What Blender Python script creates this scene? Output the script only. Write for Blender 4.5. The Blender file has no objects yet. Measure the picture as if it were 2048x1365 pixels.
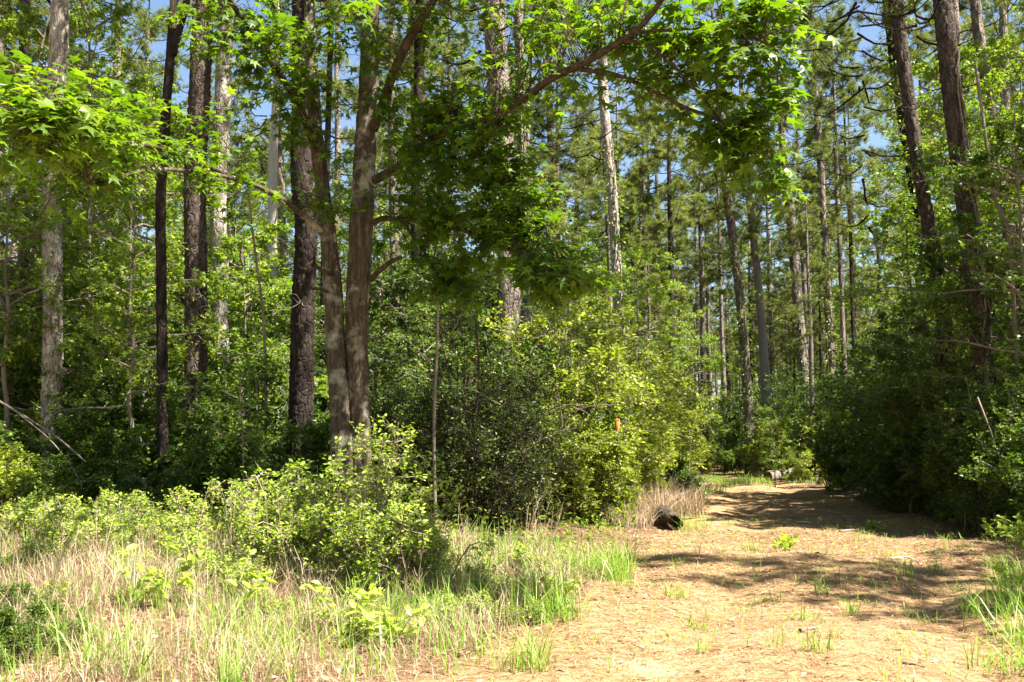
import bpy, math, numpy as np
from math import radians as rad
rng = np.random.RandomState(7)
sc = bpy.context.scene
col = sc.collection

# ------------------------------------------------------------------ camera, sky, sun, exposure
F = 1991.0
PITCH = math.atan(208.0 / F)
EYE = 1.6
cam = bpy.data.cameras.new('camera'); cam.lens = 35; cam.sensor_width = 36
cam.clip_start = 0.05; cam.clip_end = 2000
camo = bpy.data.objects.new('camera', cam); col.objects.link(camo)
camo.location = (0, 0, EYE); camo.rotation_euler = (math.pi/2 + PITCH, 0, 0)
sc.camera = camo

SUN_EL = rad(59); SUN_AZ = rad(118)       # azimuth clockwise from +Y (the view direction)
sun_dir = np.array([math.cos(SUN_EL)*math.sin(SUN_AZ), math.cos(SUN_EL)*math.cos(SUN_AZ), math.sin(SUN_EL)])
w = bpy.data.worlds.new('World'); sc.world = w; w.use_nodes = True
nt = w.node_tree; nt.nodes.clear()
sky = nt.nodes.new('ShaderNodeTexSky'); sky.sky_type = 'NISHITA'; sky.sun_disc = False
sky.sun_elevation = SUN_EL; sky.sun_rotation = SUN_AZ
sky.sun_disc=False; sky.air_density = 1.0; sky.dust_density = 0.6; sky.ozone_density = 1.2
bg = nt.nodes.new('ShaderNodeBackground'); bg.inputs[1].default_value = 0.05
out = nt.nodes.new('ShaderNodeOutputWorld')
nt.links.new(sky.outputs[0], bg.inputs[0]); nt.links.new(bg.outputs[0], out.inputs[0])
sl = bpy.data.lights.new('sun', 'SUN'); sl.energy = 5.0; sl.angle = rad(0.53); sl.color = (1.0, 0.94, 0.83)
so = bpy.data.objects.new('sun', sl); col.objects.link(so)
import mathutils
so.rotation_euler = mathutils.Vector(sun_dir).to_track_quat('Z', 'Y').to_euler()
so.location = (20, -10, 40)
sc.view_settings.view_transform = 'Standard'; sc.view_settings.look = 'None'
sc.view_settings.exposure = 2.3; sc.view_settings.gamma = 1.0
sc.view_settings.use_curve_mapping = False
cy = sc.cycles
cy.max_bounces = 4; cy.diffuse_bounces = 2; cy.glossy_bounces = 2; cy.transmission_bounces = 4
cy.transparent_max_bounces = 4; cy.use_adaptive_sampling = True; cy.adaptive_threshold = 0.012
cy.use_denoising = True
cy.caustics_reflective = False; cy.caustics_refractive = False
sc.render.filter_size = 1.3 if hasattr(sc.render, 'filter_size') else 1.5

# ------------------------------------------------------------------ helpers
def S(px, py, d):
    """world point seen at photo pixel (px,py), d metres ahead"""
    a = (px - 1024.0)/F; b = (682.5 - py)/F
    cp, sp = math.cos(PITCH), math.sin(PITCH)
    v = np.array([a, cp - b*sp, sp + b*cp])
    return np.array([0, 0, EYE]) + v*(d/v[1])

_XL = np.array([(-40,-9),(0,-2.6),(5,-1.2),(6.7,-0.5),(9,0.4),(12.2,1.4),(20,3.4),(33,6.1),(49,9.3),(70,13.5),(110,21),(400,60)], float)
_XR = np.array([(-40,-3),(0,3.6),(6.7,4.4),(10,5.4),(15,7.3),(20,8.7),(33,10.4),(49,13.4),(70,16.8),(110,23.5),(400,63)], float)
def xl(y): return np.interp(y, _XL[:,0], _XL[:,1])
def xr(y): return np.interp(y, _XR[:,0], _XR[:,1])
def sstep(a, b, v):
    t = np.clip((v-a)/(b-a), 0, 1); return t*t*(3-2*t)
def gz(x, y):
    x = np.asarray(x, float); y = np.asarray(y, float)
    l = sstep(0.8, 4.5, xl(y)-x)*sstep(9, 14, y)*0.42
    r = sstep(0.3, 3.0, x-xr(y))*0.25
    ruts = -0.07*np.exp(-((x-(xl(y)*.72+xr(y)*.28))/.35)**2) - 0.07*np.exp(-((x-(xl(y)*.25+xr(y)*.75))/.35)**2)
    n = 0.035*np.sin(x*1.3+y*.7)+0.03*np.sin(x*.6-y*1.1+2)+0.018*np.sin(x*3.1+1)*np.sin(y*2.7)
    far = 0.012*np.clip(y-40, 0, 200)
    return l + r + ruts + n + far

# ---- mesh building
class Geo:
    def __init__(s): s.v=[]; s.f=[]; s.n=0; s.t=[]
    def add(s, v, faces, tint=None):
        v = np.asarray(v, float).reshape(-1,3)
        s.v.append(v); s.f.append((np.asarray(faces)+s.n, None))
        nf = len(faces)
        s.t.append(np.full(nf, .5) if tint is None else tint)
        s.n += len(v)
    def mesh(s, name, mat, smooth=False, off=(0,0,0)):
        me = bpy.data.meshes.new(name)
        if not s.v: return me
        v = np.concatenate(s.v) - np.asarray(off, float)
        me.vertices.add(len(v)); me.vertices.foreach_set('co', v.astype(np.float32).ravel())
        ls=[]; tot=[]
        for f,_ in s.f:
            ls.append(f.ravel()); tot.append(np.full(len(f), f.shape[1]))
        ls=np.concatenate(ls); tot=np.concatenate(tot)
        me.loops.add(len(ls)); me.loops.foreach_set('vertex_index', ls.astype(np.int32))
        st=np.concatenate([[0],np.cumsum(tot)[:-1]])
        me.polygons.add(len(tot)); me.polygons.foreach_set('loop_start', st.astype(np.int32))
        me.polygons.foreach_set('use_smooth', np.full(len(tot), smooth))
        me.update(calc_edges=True)
        a = me.attributes.new('tint', 'FLOAT', 'FACE'); a.data.foreach_set('value', np.concatenate(s.t).astype(np.float32))
        me.materials.append(mat)
        return me

def norm(v): return v/np.maximum(np.linalg.norm(v, axis=-1, keepdims=True), 1e-9)

def tubes(g, P, R, sides=4, tint=None):
    """P (B,n,3), R (B,n) -> quads"""
    P = np.asarray(P, float); R = np.asarray(R, float)
    if P.ndim == 2: P=P[None]; R=R[None]
    B,n,_ = P.shape
    if B == 0: return
    T = norm(np.gradient(P, axis=1))
    m = norm(T.mean(1)); ref = np.where(np.abs(m[:,2:3])>.8, np.array([[1.,0,0]]), np.array([[0,0,1.]]))[:,None,:]
    U = norm(np.cross(T, ref)); V = np.cross(T, U)
    a = np.arange(sides)*2*np.pi/sides
    ring = U[:,:,None,:]*np.cos(a)[None,None,:,None] + V[:,:,None,:]*np.sin(a)[None,None,:,None]
    v = P[:,:,None,:] + ring*R[:,:,None,None]
    b = np.arange(B)[:,None,None]*n*sides; i = np.arange(n-1)[None,:,None]*sides; k = np.arange(sides)[None,None,:]
    k2 = (k+1)%sides
    f = np.stack([b+i+k, b+i+k2, b+i+sides+k2, b+i+sides+k], -1).reshape(-1,4)
    t = None if tint is None else np.repeat(tint, (n-1)*sides)
    g.add(v, f, t)

def leaves(g, pos, d, nrm, size, tv, tf, r, tint=None):
    """template verts tv, tri faces tf, placed at pos along d, facing nrm"""
    X = norm(d); Z = norm(nrm - (nrm*X).sum(-1,keepdims=True)*X); Y = np.cross(Z, X)
    v = pos[:,None,:] + size[:,None,None]*(tv[None,:,0:1]*X[:,None,:] + tv[None,:,1:2]*Y[:,None,:] + tv[None,:,2:3]*Z[:,None,:])
    N=len(pos); f=(tf[None]+ (np.arange(N)*len(tv))[:,None,None]).reshape(-1,tf.shape[1])
    if tint is None: tint = r.rand(N)
    g.add(v, f, np.repeat(tint, len(tf)))

OVAL = (np.array([(0,0,0),(.5,.27,.07),(1,0,-.06),(.5,-.27,.07)],float), np.array([(0,2,1),(0,3,2)]))
OVAL6 = (np.array([(0,0,0),(.3,.24,.06),(.72,.2,.04),(1,0,-.1),(.72,-.2,.04),(.3,-.24,.06),(.5,0,0)],float),
         np.array([(6,1,0),(6,2,1),(6,3,2),(6,4,3),(6,5,4),(6,0,5)]))
def star(lobes, cx=.33, notch=.2, w=.12):
    v=[(cx,0,.02)]; f=[]
    pts=[(0,0,0)]
    for i,(ang,l) in enumerate(lobes):
        a=rad(ang); pts.append((cx+l*math.cos(a), l*math.sin(a), -.10*l/.6))
        if i<len(lobes)-1:
            b=rad((ang+lobes[i+1][0])/2); pts.append((cx+notch*math.cos(b), notch*math.sin(b), .0))
    v+=pts; n=len(pts)
    f=[(0,1+i,1+(i+1)%n) for i in range(n)]
    return np.array(v,float), np.array(f)
STAR = star([(-128,.42),(-64,.58),(0,.67),(64,.58),(128,.42)])
STAR3 = star([(-80,.5),(0,.67),(80,.5)], notch=.17)
def tuft(r, n=16, wdt=.028, cone=75, lmin=.65):
    v=[];f=[]
    for i in range(n):
        a=r.rand()*2*np.pi; th=rad(cone)*math.sqrt(r.rand()); L=lmin+(1-lmin)*r.rand()
        d=np.array([math.cos(th), math.sin(th)*math.cos(a), math.sin(th)*math.sin(a)])
        p=norm(np.cross(d, r.randn(3)))*wdt; o=np.array([-.25*r.rand(),0,0])
        k=len(v); v+= [o-p, o+p, o+d*L]; f.append((k,k+1,k+2))
    return np.array(v), np.array(f)
TUFT = tuft(rng)

def children(r, P, k, length, var=.4, tmin=.2, tmax=1., out=.8, up=0., droop=0., n=4, jit=.12, flat=1.):
    B,n0,_=P.shape
    t=r.uniform(tmin,tmax,(B,k)); ft=t*(n0-1); i=np.minimum(ft.astype(int), n0-2); fr=(ft-i)[...,None]
    bi=np.arange(B)[:,None]
    s=P[bi,i]*(1-fr)+P[bi,i+1]*fr; T=norm(P[bi,i+1]-P[bi,i])
    q=r.randn(B,k,3); q[...,2]*=flat; q=q-(q*T).sum(-1,keepdims=True)*T; q=norm(q); q[...,2]*=flat
    d=norm(T*(1-out)+q*out+np.array([0,0,up]))
    L=(np.asarray(length).reshape(-1,1) if np.ndim(length) else length)*(1-.55*t)*r.uniform(1-var,1,(B,k))
    sj=np.linspace(0,1,n)
    o=s[:,:,None,:]+d[:,:,None,:]*(L[:,:,None]*sj)[...,None]
    o[...,2]-=droop*L[:,:,None]*(sj**2)
    o+=np.cumsum(r.randn(B,k,n,3)*jit/n,axis=2)*L[:,:,None,None]*(sj>0)[None,None,:,None]
    return o.reshape(B*k,n,3)

def on(r, P, k, tmin=0.1, spread=0.):
    """k points on each polyline, with tangents"""
    B,n0,_=P.shape; t=r.uniform(tmin,1,(B,k)); ft=t*(n0-1); i=np.minimum(ft.astype(int), n0-2); fr=(ft-i)[...,None]
    bi=np.arange(B)[:,None]; s=P[bi,i]*(1-fr)+P[bi,i+1]*fr; T=norm(P[bi,i+1]-P[bi,i])
    s=s.reshape(-1,3); T=T.reshape(-1,3)
    if spread: s=s+r.randn(*s.shape)*spread
    return s,T

def taper(B, n, r0, r1): return np.tile(np.linspace(r0, r1, n), (B,1))

def smooth_path(pts, m):
    """Catmull-Rom through pts, m samples"""
    p=np.asarray(pts,float); n=len(p)
    if n==2: return p[0]+(p[1]-p[0])*np.linspace(0,1,m)[:,None]
    q=np.vstack([2*p[0]-p[1],p,2*p[-1]-p[-2]])
    seg=np.linalg.norm(np.diff(p[:,:3],axis=0),axis=1); c=np.concatenate([[0],np.cumsum(seg)]); u=np.linspace(0,c[-1],m)
    i=np.clip(np.searchsorted(c,u,side='right')-1,0,n-2); t=((u-c[i])/seg[i])[:,None]
    a,b,cc,d=q[i],q[i+1],q[i+2],q[i+3]
    return .5*((2*b)+(-a+cc)*t+(2*a-5*b+4*cc-d)*t*t+(-a+3*b-3*cc+d)*t**3)

# ---- objects
def link(o): col.objects.link(o); return o
def thing(name, label, cat, loc=(0,0,0), rz=0, group=None, scale=1):
    o=bpy.data.objects.new(name,None); o.empty_display_size=.3; link(o)
    o.location=loc; o.rotation_euler=(0,0,rz); o.scale=(scale,)*3 if np.ndim(scale)==0 else scale
    o['label']=label; o['category']=cat
    if group: o['group']=group
    return o
def part(name, me, parent, stuff=False, label=None):
    o=bpy.data.objects.new(name, me); link(o); o.parent=parent
    if stuff: o['kind']='stuff'
    if label: o['label']=label
    return o
def solo(name, me, label=None, cat=None, loc=(0,0,0), rz=0, group=None, kind=None, scale=1):
    o=bpy.data.objects.new(name, me); link(o); o.location=loc; o.rotation_euler=(0,0,rz)
    o.scale=(scale,)*3 if np.ndim(scale)==0 else scale
    if label: o['label']=label
    if cat: o['category']=cat
    if group: o['group']=group
    if kind: o['kind']=kind
    return o

# ------------------------------------------------------------------ materials
def newmat(name):
    m=bpy.data.materials.new(name); m.use_nodes=True; n=m.node_tree; n.nodes.clear()
    return m,n,n.nodes.new('ShaderNodeOutputMaterial')
def ramp(n, fac, stops):
    r=n.nodes.new('ShaderNodeValToRGB'); e=r.color_ramp.elements
    while len(e)<len(stops): e.new(.5)
    for el,(p,c) in zip(e,stops): el.position=p; el.color=(*c,1)
    n.links.new(fac, r.inputs[0]); return r.outputs[0]
def math_n(n, op, a, b):
    m=n.nodes.new('ShaderNodeMath'); m.operation=op
    for i,x in enumerate((a,b)):
        if isinstance(x,(int,float)): m.inputs[i].default_value=x
        else: n.links.new(x,m.inputs[i])
    return m.outputs[0]
def noise(n, scale, detail=3, rough=.6, vec=None, stretch=None):
    t=n.nodes.new('ShaderNodeTexNoise'); t.inputs['Scale'].default_value=scale; t.inputs['Detail'].default_value=detail; t.inputs['Roughness'].default_value=rough
    if vec is None:
        vec=n.nodes.new('ShaderNodeTexCoord').outputs['Object']
    if stretch:
        mp=n.nodes.new('ShaderNodeMapping'); mp.inputs['Scale'].default_value=stretch; n.links.new(vec,mp.inputs[0]); vec=mp.outputs[0]
    n.links.new(vec,t.inputs['Vector']); return t.outputs['Fac']

def leafmat(name, stops, trans=.42, tcol=(1.25,1.5,.5), rough=.42, spec=.35):
    m,n,o=newmat(name)
    at=n.nodes.new('ShaderNodeAttribute'); at.attribute_name='tint'
    oi=n.nodes.new('ShaderNodeObjectInfo')
    f=math_n(n,'ADD',math_n(n,'MULTIPLY',at.outputs['Fac'],.72),math_n(n,'MULTIPLY',oi.outputs['Random'],.28))
    c=ramp(n,f,stops)
    p=n.nodes.new('ShaderNodeBsdfPrincipled'); n.links.new(c,p.inputs['Base Color']); p.inputs['Roughness'].default_value=rough
    p.inputs['Specular IOR Level'].default_value=spec
    t=n.nodes.new('ShaderNodeBsdfTranslucent')
    mx=n.nodes.new('ShaderNodeMix'); mx.data_type='RGBA'; mx.blend_type='MULTIPLY'; mx.inputs[0].default_value=1
    n.links.new(c,mx.inputs[6]); mx.inputs[7].default_value=(*tcol,1); mx.clamp_result=True
    n.links.new(mx.outputs[2],t.inputs[0])
    s=n.nodes.new('ShaderNodeMixShader'); s.inputs[0].default_value=trans
    n.links.new(p.outputs[0],s.inputs[1]); n.links.new(t.outputs[0],s.inputs[2]); n.links.new(s.outputs[0],o.inputs[0])
    return m

M={}
M['gum']=leafmat('sweetgum_leaf',[(0,(.045,.1,.007)),(.5,(.1,.175,.012)),(1,(.2,.27,.02))],trans=.52,tcol=(1.45,1.5,.4))
M['broad']=leafmat('broad_leaf',[(0,(.05,.1,.01)),(.45,(.13,.21,.018)),(1,(.34,.4,.045))],trans=.45,tcol=(1.4,1.5,.45))
M['deep']=leafmat('deep_green_leaf',[(0,(.026,.055,.006)),(.5,(.06,.105,.011)),(1,(.2,.27,.035))],trans=.4)  # darker-leaved species, its tone lowered to stand in for the wood's shade
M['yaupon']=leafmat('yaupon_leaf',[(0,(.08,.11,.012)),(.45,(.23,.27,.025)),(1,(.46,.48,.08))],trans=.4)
M['yaupon_shade']=leafmat('shaded_shrub_leaf',[(0,(.022,.048,.009)),(.6,(.06,.1,.015)),(1,(.2,.23,.04))],trans=.33)  # yaupon leaf darkened: thicket shade is put into its colour
M['lime']=leafmat('lime_leaf',[(0,(.13,.2,.022)),(.5,(.29,.37,.045)),(1,(.52,.56,.12))],trans=.42)
M['needle']=leafmat('pine_needle',[(0,(.07,.1,.02)),(.5,(.15,.19,.035)),(1,(.31,.33,.08))],trans=.38,tcol=(1.2,1.25,.6))
M['grass']=leafmat('green_grass_blade',[(0,(.12,.22,.03)),(.6,(.22,.34,.05)),(1,(.36,.42,.11))],trans=.35)
M['grass_dark']=leafmat('dark_grass_blade',[(0,(.05,.11,.02)),(.6,(.1,.19,.03)),(1,(.2,.25,.06))],trans=.35)
M['dry']=leafmat('dry_grass_stem',[(0,(.17,.11,.065)),(.5,(.38,.28,.18)),(1,(.62,.52,.37))],trans=.2,tcol=(1.1,1,.8),rough=.7)
M['litter']=leafmat('dry_leaf_litter',[(0,(.1,.05,.03)),(.5,(.3,.18,.1)),(1,(.58,.46,.34))],trans=.12,tcol=(1,1,1),rough=.7)
M['straw']=leafmat('pine_straw',[(0,(.11,.054,.022)),(.5,(.29,.17,.085)),(1,(.5,.37,.22))],trans=.1,tcol=(1,1,1),rough=.6)

def barkmat(name, stops, scale=(1,1,.35), ns=9., bump=.9, dist=.05, patch=None, vor=None):
    m,n,o=newmat(name)
    vec=n.nodes.new('ShaderNodeTexCoord').outputs['Object']
    a=noise(n,ns,5,.65,vec,scale); b=noise(n,ns*4.5,4,.7,vec,scale)
    f=math_n(n,'ADD',math_n(n,'MULTIPLY',a,.62),math_n(n,'MULTIPLY',b,.38))
    c=ramp(n,f,stops)
    h=f
    if vor:
        mp=n.nodes.new('ShaderNodeMapping'); mp.inputs['Scale'].default_value=(1,1,.42); n.links.new(vec,mp.inputs[0])
        v=n.nodes.new('ShaderNodeTexVoronoi'); v.inputs['Scale'].default_value=vor; n.links.new(mp.outputs[0],v.inputs['Vector'])
        v.feature='F1'
        mx=n.nodes.new('ShaderNodeMix'); mx.data_type='RGBA'; mx.blend_type='OVERLAY'; mx.inputs[0].default_value=.35
        g=n.nodes.new('ShaderNodeRGBToBW'); n.links.new(v.outputs['Color'],g.inputs[0])
        n.links.new(c,mx.inputs[6]); n.links.new(g.outputs[0],mx.inputs[7]); c=mx.outputs[2]
        v2=n.nodes.new('ShaderNodeTexVoronoi'); v2.feature='DISTANCE_TO_EDGE'; v2.inputs['Scale'].default_value=vor; n.links.new(mp.outputs[0],v2.inputs['Vector'])
        h=math_n(n,'ADD',math_n(n,'MULTIPLY',math_n(n,'MINIMUM',v2.outputs['Distance'],.12),4.),f)
    if patch:
        q=noise(n,1.7,4,.7,vec); r=n.nodes.new('ShaderNodeMapRange'); r.inputs[1].default_value=.52; r.inputs[2].default_value=.66; n.links.new(q,r.inputs[0])
        mx=n.nodes.new('ShaderNodeMix'); mx.data_type='RGBA'; n.links.new(r.outputs[0],mx.inputs[0]); n.links.new(c,mx.inputs[6]); mx.inputs[7].default_value=(*patch,1); c=mx.outputs[2]
    p=n.nodes.new('ShaderNodeBsdfPrincipled'); n.links.new(c,p.inputs['Base Color']); p.inputs['Roughness'].default_value=.9; p.inputs['Specular IOR Level'].default_value=.15
    bp=n.nodes.new('ShaderNodeBump'); bp.inputs['Strength'].default_value=bump; bp.inputs['Distance'].default_value=dist
    n.links.new(h,bp.inputs['Height']); n.links.new(bp.outputs[0],p.inputs['Normal']); n.links.new(p.outputs[0],o.inputs[0])
    return m
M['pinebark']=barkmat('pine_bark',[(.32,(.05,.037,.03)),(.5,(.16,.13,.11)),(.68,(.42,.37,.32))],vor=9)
M['darkbark']=barkmat('shaded_dark_bark',[(.3,(.01,.007,.006)),(.5,(.028,.02,.016)),(.7,(.07,.055,.043))],vor=10)  # dark bark, deepened so trunks and twigs carry shade in their colour
M['sunlit_palebark']=barkmat('sunlit_flaky_bark',[(.32,(.12,.085,.065)),(.48,(.33,.28,.24)),(.66,(.58,.53,.48))],vor=9)  # flaky pine bark, lightened so the sun on these trunks is painted in
M['shaded_midbark']=barkmat('shaded_brown_bark',[(.32,(.02,.015,.012)),(.5,(.07,.052,.042)),(.7,(.17,.14,.115))],vor=11)  # brown pine bark with shade mixed into the colour
M['gumbark']=barkmat('ridged_grey_bark',[(.3,(.03,.021,.014)),(.5,(.08,.06,.04)),(.7,(.22,.185,.13))],scale=(1,1,.16),ns=22,patch=(.4,.38,.3),bump=1.)  # pale patches: lichen, plus sunlit spots painted into the bark
M['limbbark']=barkmat('brown_limb_bark',[(.3,(.022,.014,.01)),(.5,(.06,.04,.026)),(.7,(.16,.115,.075))],scale=(1,1,.5),ns=14)
M['twig']=barkmat('twig_bark',[(.3,(.1,.08,.06)),(.55,(.22,.18,.14)),(.75,(.42,.36,.29))],ns=5)
M['deadwood']=barkmat('bleached_dead_wood',[(.3,(.3,.27,.23)),(.5,(.5,.46,.4)),(.7,(.68,.64,.57))],scale=(1,1,.1),ns=18)
M['smoothbark']=barkmat('smooth_grey_bark',[(.3,(.12,.11,.1)),(.5,(.19,.18,.16)),(.7,(.27,.26,.23))],scale=(1,1,.3),ns=14,bump=.25)
M['rot']=barkmat('rotten_log_end',[(.3,(.015,.01,.008)),(.5,(.04,.025,.018)),(.7,(.1,.06,.04))],ns=12,scale=(1,1,1))

# ------------------------------------------------------------------ ground
def build_ground():
    def axis(lo,hi,near_lo,near_hi,fine,coarse_n):
        a=np.arange(near_lo,near_hi+fine*.5,fine)
        l=near_lo-np.geomspace(fine,near_lo-lo,coarse_n)[::-1]; h=near_hi+np.geomspace(fine,hi-near_hi,coarse_n)
        return np.concatenate([l,a,h])
    X=axis(-600,600,-8,16,.16,26); Y=axis(-200,900,4,34,.16,30)
    gx,gy=np.meshgrid(X,Y); z=gz(gx,gy)
    near=(np.abs(gx-4)<20)&(gy>0)&(gy<60)
    z=z+near*(rng.randn(*z.shape)*.007)
    v=np.stack([gx,gy,z],-1).reshape(-1,3); nx=len(X); ny=len(Y)
    i=np.arange(ny-1)[:,None]*nx; j=np.arange(nx-1)[None,:]
    f=np.stack([i+j,i+j+1,i+nx+j+1,i+nx+j],-1).reshape(-1,4)
    g=Geo(); g.add(v,f)
    m,n,o=newmat('forest_ground')
    at=n.nodes.new('ShaderNodeAttribute'); at.attribute_name='trail'
    vec=n.nodes.new('ShaderNodeTexCoord').outputs['Object']
    a=noise(n,1.3,5,.65,vec); b=noise(n,40,4,.75,vec); c_=noise(n,9,4,.7,vec)
    fb=math_n(n,'ADD',math_n(n,'MULTIPLY',b,.55),math_n(n,'MULTIPLY',c_,.45))
    straw=ramp(n,fb,[(.33,(.05,.027,.012)),(.45,(.19,.11,.05)),(.56,(.32,.21,.108)),(.68,(.55,.43,.28))])
    brown=ramp(n,fb,[(.3,(.06,.03,.015)),(.5,(.15,.08,.04)),(.7,(.3,.19,.11))])
    big=noise(n,.55,5,.7,vec,(1,2.2,1)); bm=n.nodes.new('ShaderNodeMapRange'); bm.inputs[1].default_value=.47; bm.inputs[2].default_value=.66; n.links.new(big,bm.inputs[0])
    m0=n.nodes.new('ShaderNodeMix'); m0.data_type='RGBA'; n.links.new(bm.outputs[0],m0.inputs[0]); n.links.new(straw,m0.inputs[6]); n.links.new(brown,m0.inputs[7]); straw=m0.outputs[2]
    sand=ramp(n,fb,[(.3,(.4,.29,.17)),(.7,(.6,.5,.35))])
    duff=ramp(n,fb,[(.3,(.035,.022,.014)),(.5,(.1,.06,.035)),(.7,(.22,.14,.085))])
    sa=n.nodes.new('ShaderNodeAttribute'); sa.attribute_name='sand'
    sm=n.nodes.new('ShaderNodeMapRange'); sm.inputs[1].default_value=.35; sm.inputs[2].default_value=.75
    n.links.new(math_n(n,'MULTIPLY',sa.outputs['Fac'],math_n(n,'ADD',a,.45)),sm.inputs[0])
    m1=n.nodes.new('ShaderNodeMix'); m1.data_type='RGBA'; n.links.new(sm.outputs[0],m1.inputs[0]); n.links.new(straw,m1.inputs[6]); n.links.new(sand,m1.inputs[7])
    tm=n.nodes.new('ShaderNodeMapRange'); tm.inputs[1].default_value=.3; tm.inputs[2].default_value=.7
    n.links.new(math_n(n,'ADD',at.outputs['Fac'],math_n(n,'MULTIPLY',math_n(n,'SUBTRACT',c_,.5),.9)),tm.inputs[0])
    m2=n.nodes.new('ShaderNodeMix'); m2.data_type='RGBA'; n.links.new(tm.outputs[0],m2.inputs[0]); n.links.new(duff,m2.inputs[6]); n.links.new(m1.outputs[2],m2.inputs[7])
    p=n.nodes.new('ShaderNodeBsdfPrincipled'); p.inputs['Roughness'].default_value=.95; p.inputs['Specular IOR Level'].default_value=.1
    n.links.new(m2.outputs[2],p.inputs['Base Color'])
    bp=n.nodes.new('ShaderNodeBump'); bp.inputs['Strength'].default_value=.8; bp.inputs['Distance'].default_value=.03
    n.links.new(fb,bp.inputs['Height']); n.links.new(bp.outputs[0],p.inputs['Normal']); n.links.new(p.outputs[0],o.inputs[0])
    me=g.mesh('ground',m,True)
    x,y=v[:,0],v[:,1]
    front=sstep(13.5,9.5,y)                        # the open verge in front of the wood
    e=np.maximum(sstep(-1.0,.4,x-xl(y)),front*.3)
    t=e*sstep(-.6,.7,xr(y)-x)
    t=np.maximum(t, sstep(7.5,5.,y)*.7)
    a=me.attributes.new('trail','FLOAT','POINT'); a.data.foreach_set('value',t.astype(np.float32))
    s=np.exp(-(((x-1.15)/1.3)**2+((y-7.55)/.5)**2))*.5+np.exp(-(((x+1.9-(y-7.9)*1.3)/.5)**2+((y-7.9)/.55)**2))*.9+sstep(6.9,5.5,y)*.6
    a=me.attributes.new('sand','FLOAT','POINT'); a.data.foreach_set('value',np.clip(s,0,1).astype(np.float32))
    solo('ground',me,kind='structure')
build_ground()

# ------------------------------------------------------------------ trunks with real bark relief
def voro(u, v, nu, seed):
    """cell borders in (u periodic with nu cells, v); returns F1,F2"""
    r=np.random.RandomState(seed); J=r.rand(nu,512,2)
    iu=np.floor(u).astype(int); iv=np.floor(v).astype(int); ds=[]
    for a in (-1,0,1):
        for b in (-1,0,1):
            cu=(iu+a); cv=(iv+b); j=J[cu%nu,cv%512]
            ds.append(np.hypot(cu+j[...,0]-u, (cv+j[...,1]-v)))
    d=np.sort(np.stack(ds),0); return d[0],d[1]
def trunk_geo(path, rads, kind='pine', sides=40, dz=.07, seed=0, zmax=None, relief=1.):
    """path: points bottom to top; detailed up to zmax, coarse above"""
    p=np.asarray(path,float); L=np.linalg.norm(np.diff(p,axis=0),axis=1).sum()
    m=max(12,int(L/dz)); P=smooth_path(p,m)
    h=np.concatenate([[0],np.cumsum(np.linalg.norm(np.diff(P,axis=0),axis=1))])
    c=np.concatenate([[0],np.cumsum(np.linalg.norm(np.diff(p,axis=0),axis=1))]); R=np.interp(h,c*(h[-1]/c[-1]),rads)
    if zmax is not None:
        keep=(P[:,2]<zmax)|(np.arange(m)%14==0); keep[-1]=True; P=P[keep]; h=h[keep]; R=R[keep]; m=len(P)
    T=norm(np.gradient(P,axis=0)); U=norm(np.cross(T,np.array([0,1,0.]))); V=np.cross(T,U)
    a=np.arange(sides)*2*np.pi/sides; A,H=np.meshgrid(a,h)
    rr=R[:,None]*np.ones_like(A)
    s=np.random.RandomState(seed).rand(6)*10
    rr=rr*(1+.05*np.sin(A*2+s[0]+H*.4)+.03*np.sin(A*3+s[1]-H*.9)+.03*np.sin(H*2.3+s[2]+A))
    if kind=='pine':
        cw=.062; nu=max(6,int(2*np.pi*R.mean()/cw)); u=A/(2*np.pi)*nu; v=H/.13
        u2=u+.25*np.sin(v*2+s[3]); f1,f2=voro(u2,v,nu,seed); e=np.clip((f2-f1)*2.6,0,1)
        f1b,f2b=voro(u2*2,v*2.3,nu*2,seed+1)
        rr=rr+1.5*relief*(.016*(e-.6)+.006*(np.clip((f2b-f1b)*3,0,1)-.5)+ .006*np.sin(f1*9))
    elif kind=='ridge':
        nu=max(8,int(2*np.pi*R.mean()/.035)); u=A/(2*np.pi)*nu; v=H/.16
        f1,f2=voro(u+.4*np.sin(v+s[3]),v,nu,seed); e=np.clip((f2-f1)*2.6,0,1); rr=rr+relief*.013*(e-.5)+relief*.004*np.sin(A*nu*.7+H*9+f1*6)
        rr=rr*(1+.07*np.exp(-((np.mod(H+s[4],1.7)-.8)/.18)**2)*np.cos(A-s[5]*3))
    else:
        rr=rr+relief*.003*np.sin(A*5+H*7)
    v=P[:,None,:]+(U[:,None,:]*np.cos(A)[...,None]+V[:,None,:]*np.sin(A)[...,None])*rr[...,None]
    i=np.arange(m-1)[:,None]*sides; k=np.arange(sides)[None]; k2=(k+1)%sides
    g=Geo(); g.add(v,np.stack([i+k,i+k2,i+sides+k2,i+sides+k],-1).reshape(-1,4)); return g

# ------------------------------------------------------------------ foliage library (meshes at origin, shared)
def leaf_dirs(r, T, N, up=.8, side=.9, droop=.25):
    q=r.randn(N,3); q[:,2]*=.4; d=norm(T*.5+q*side); d[:,2]-=droop
    nrm=norm(r.randn(N,3)*.55+np.array([0,0,up])); return d,nrm

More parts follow.
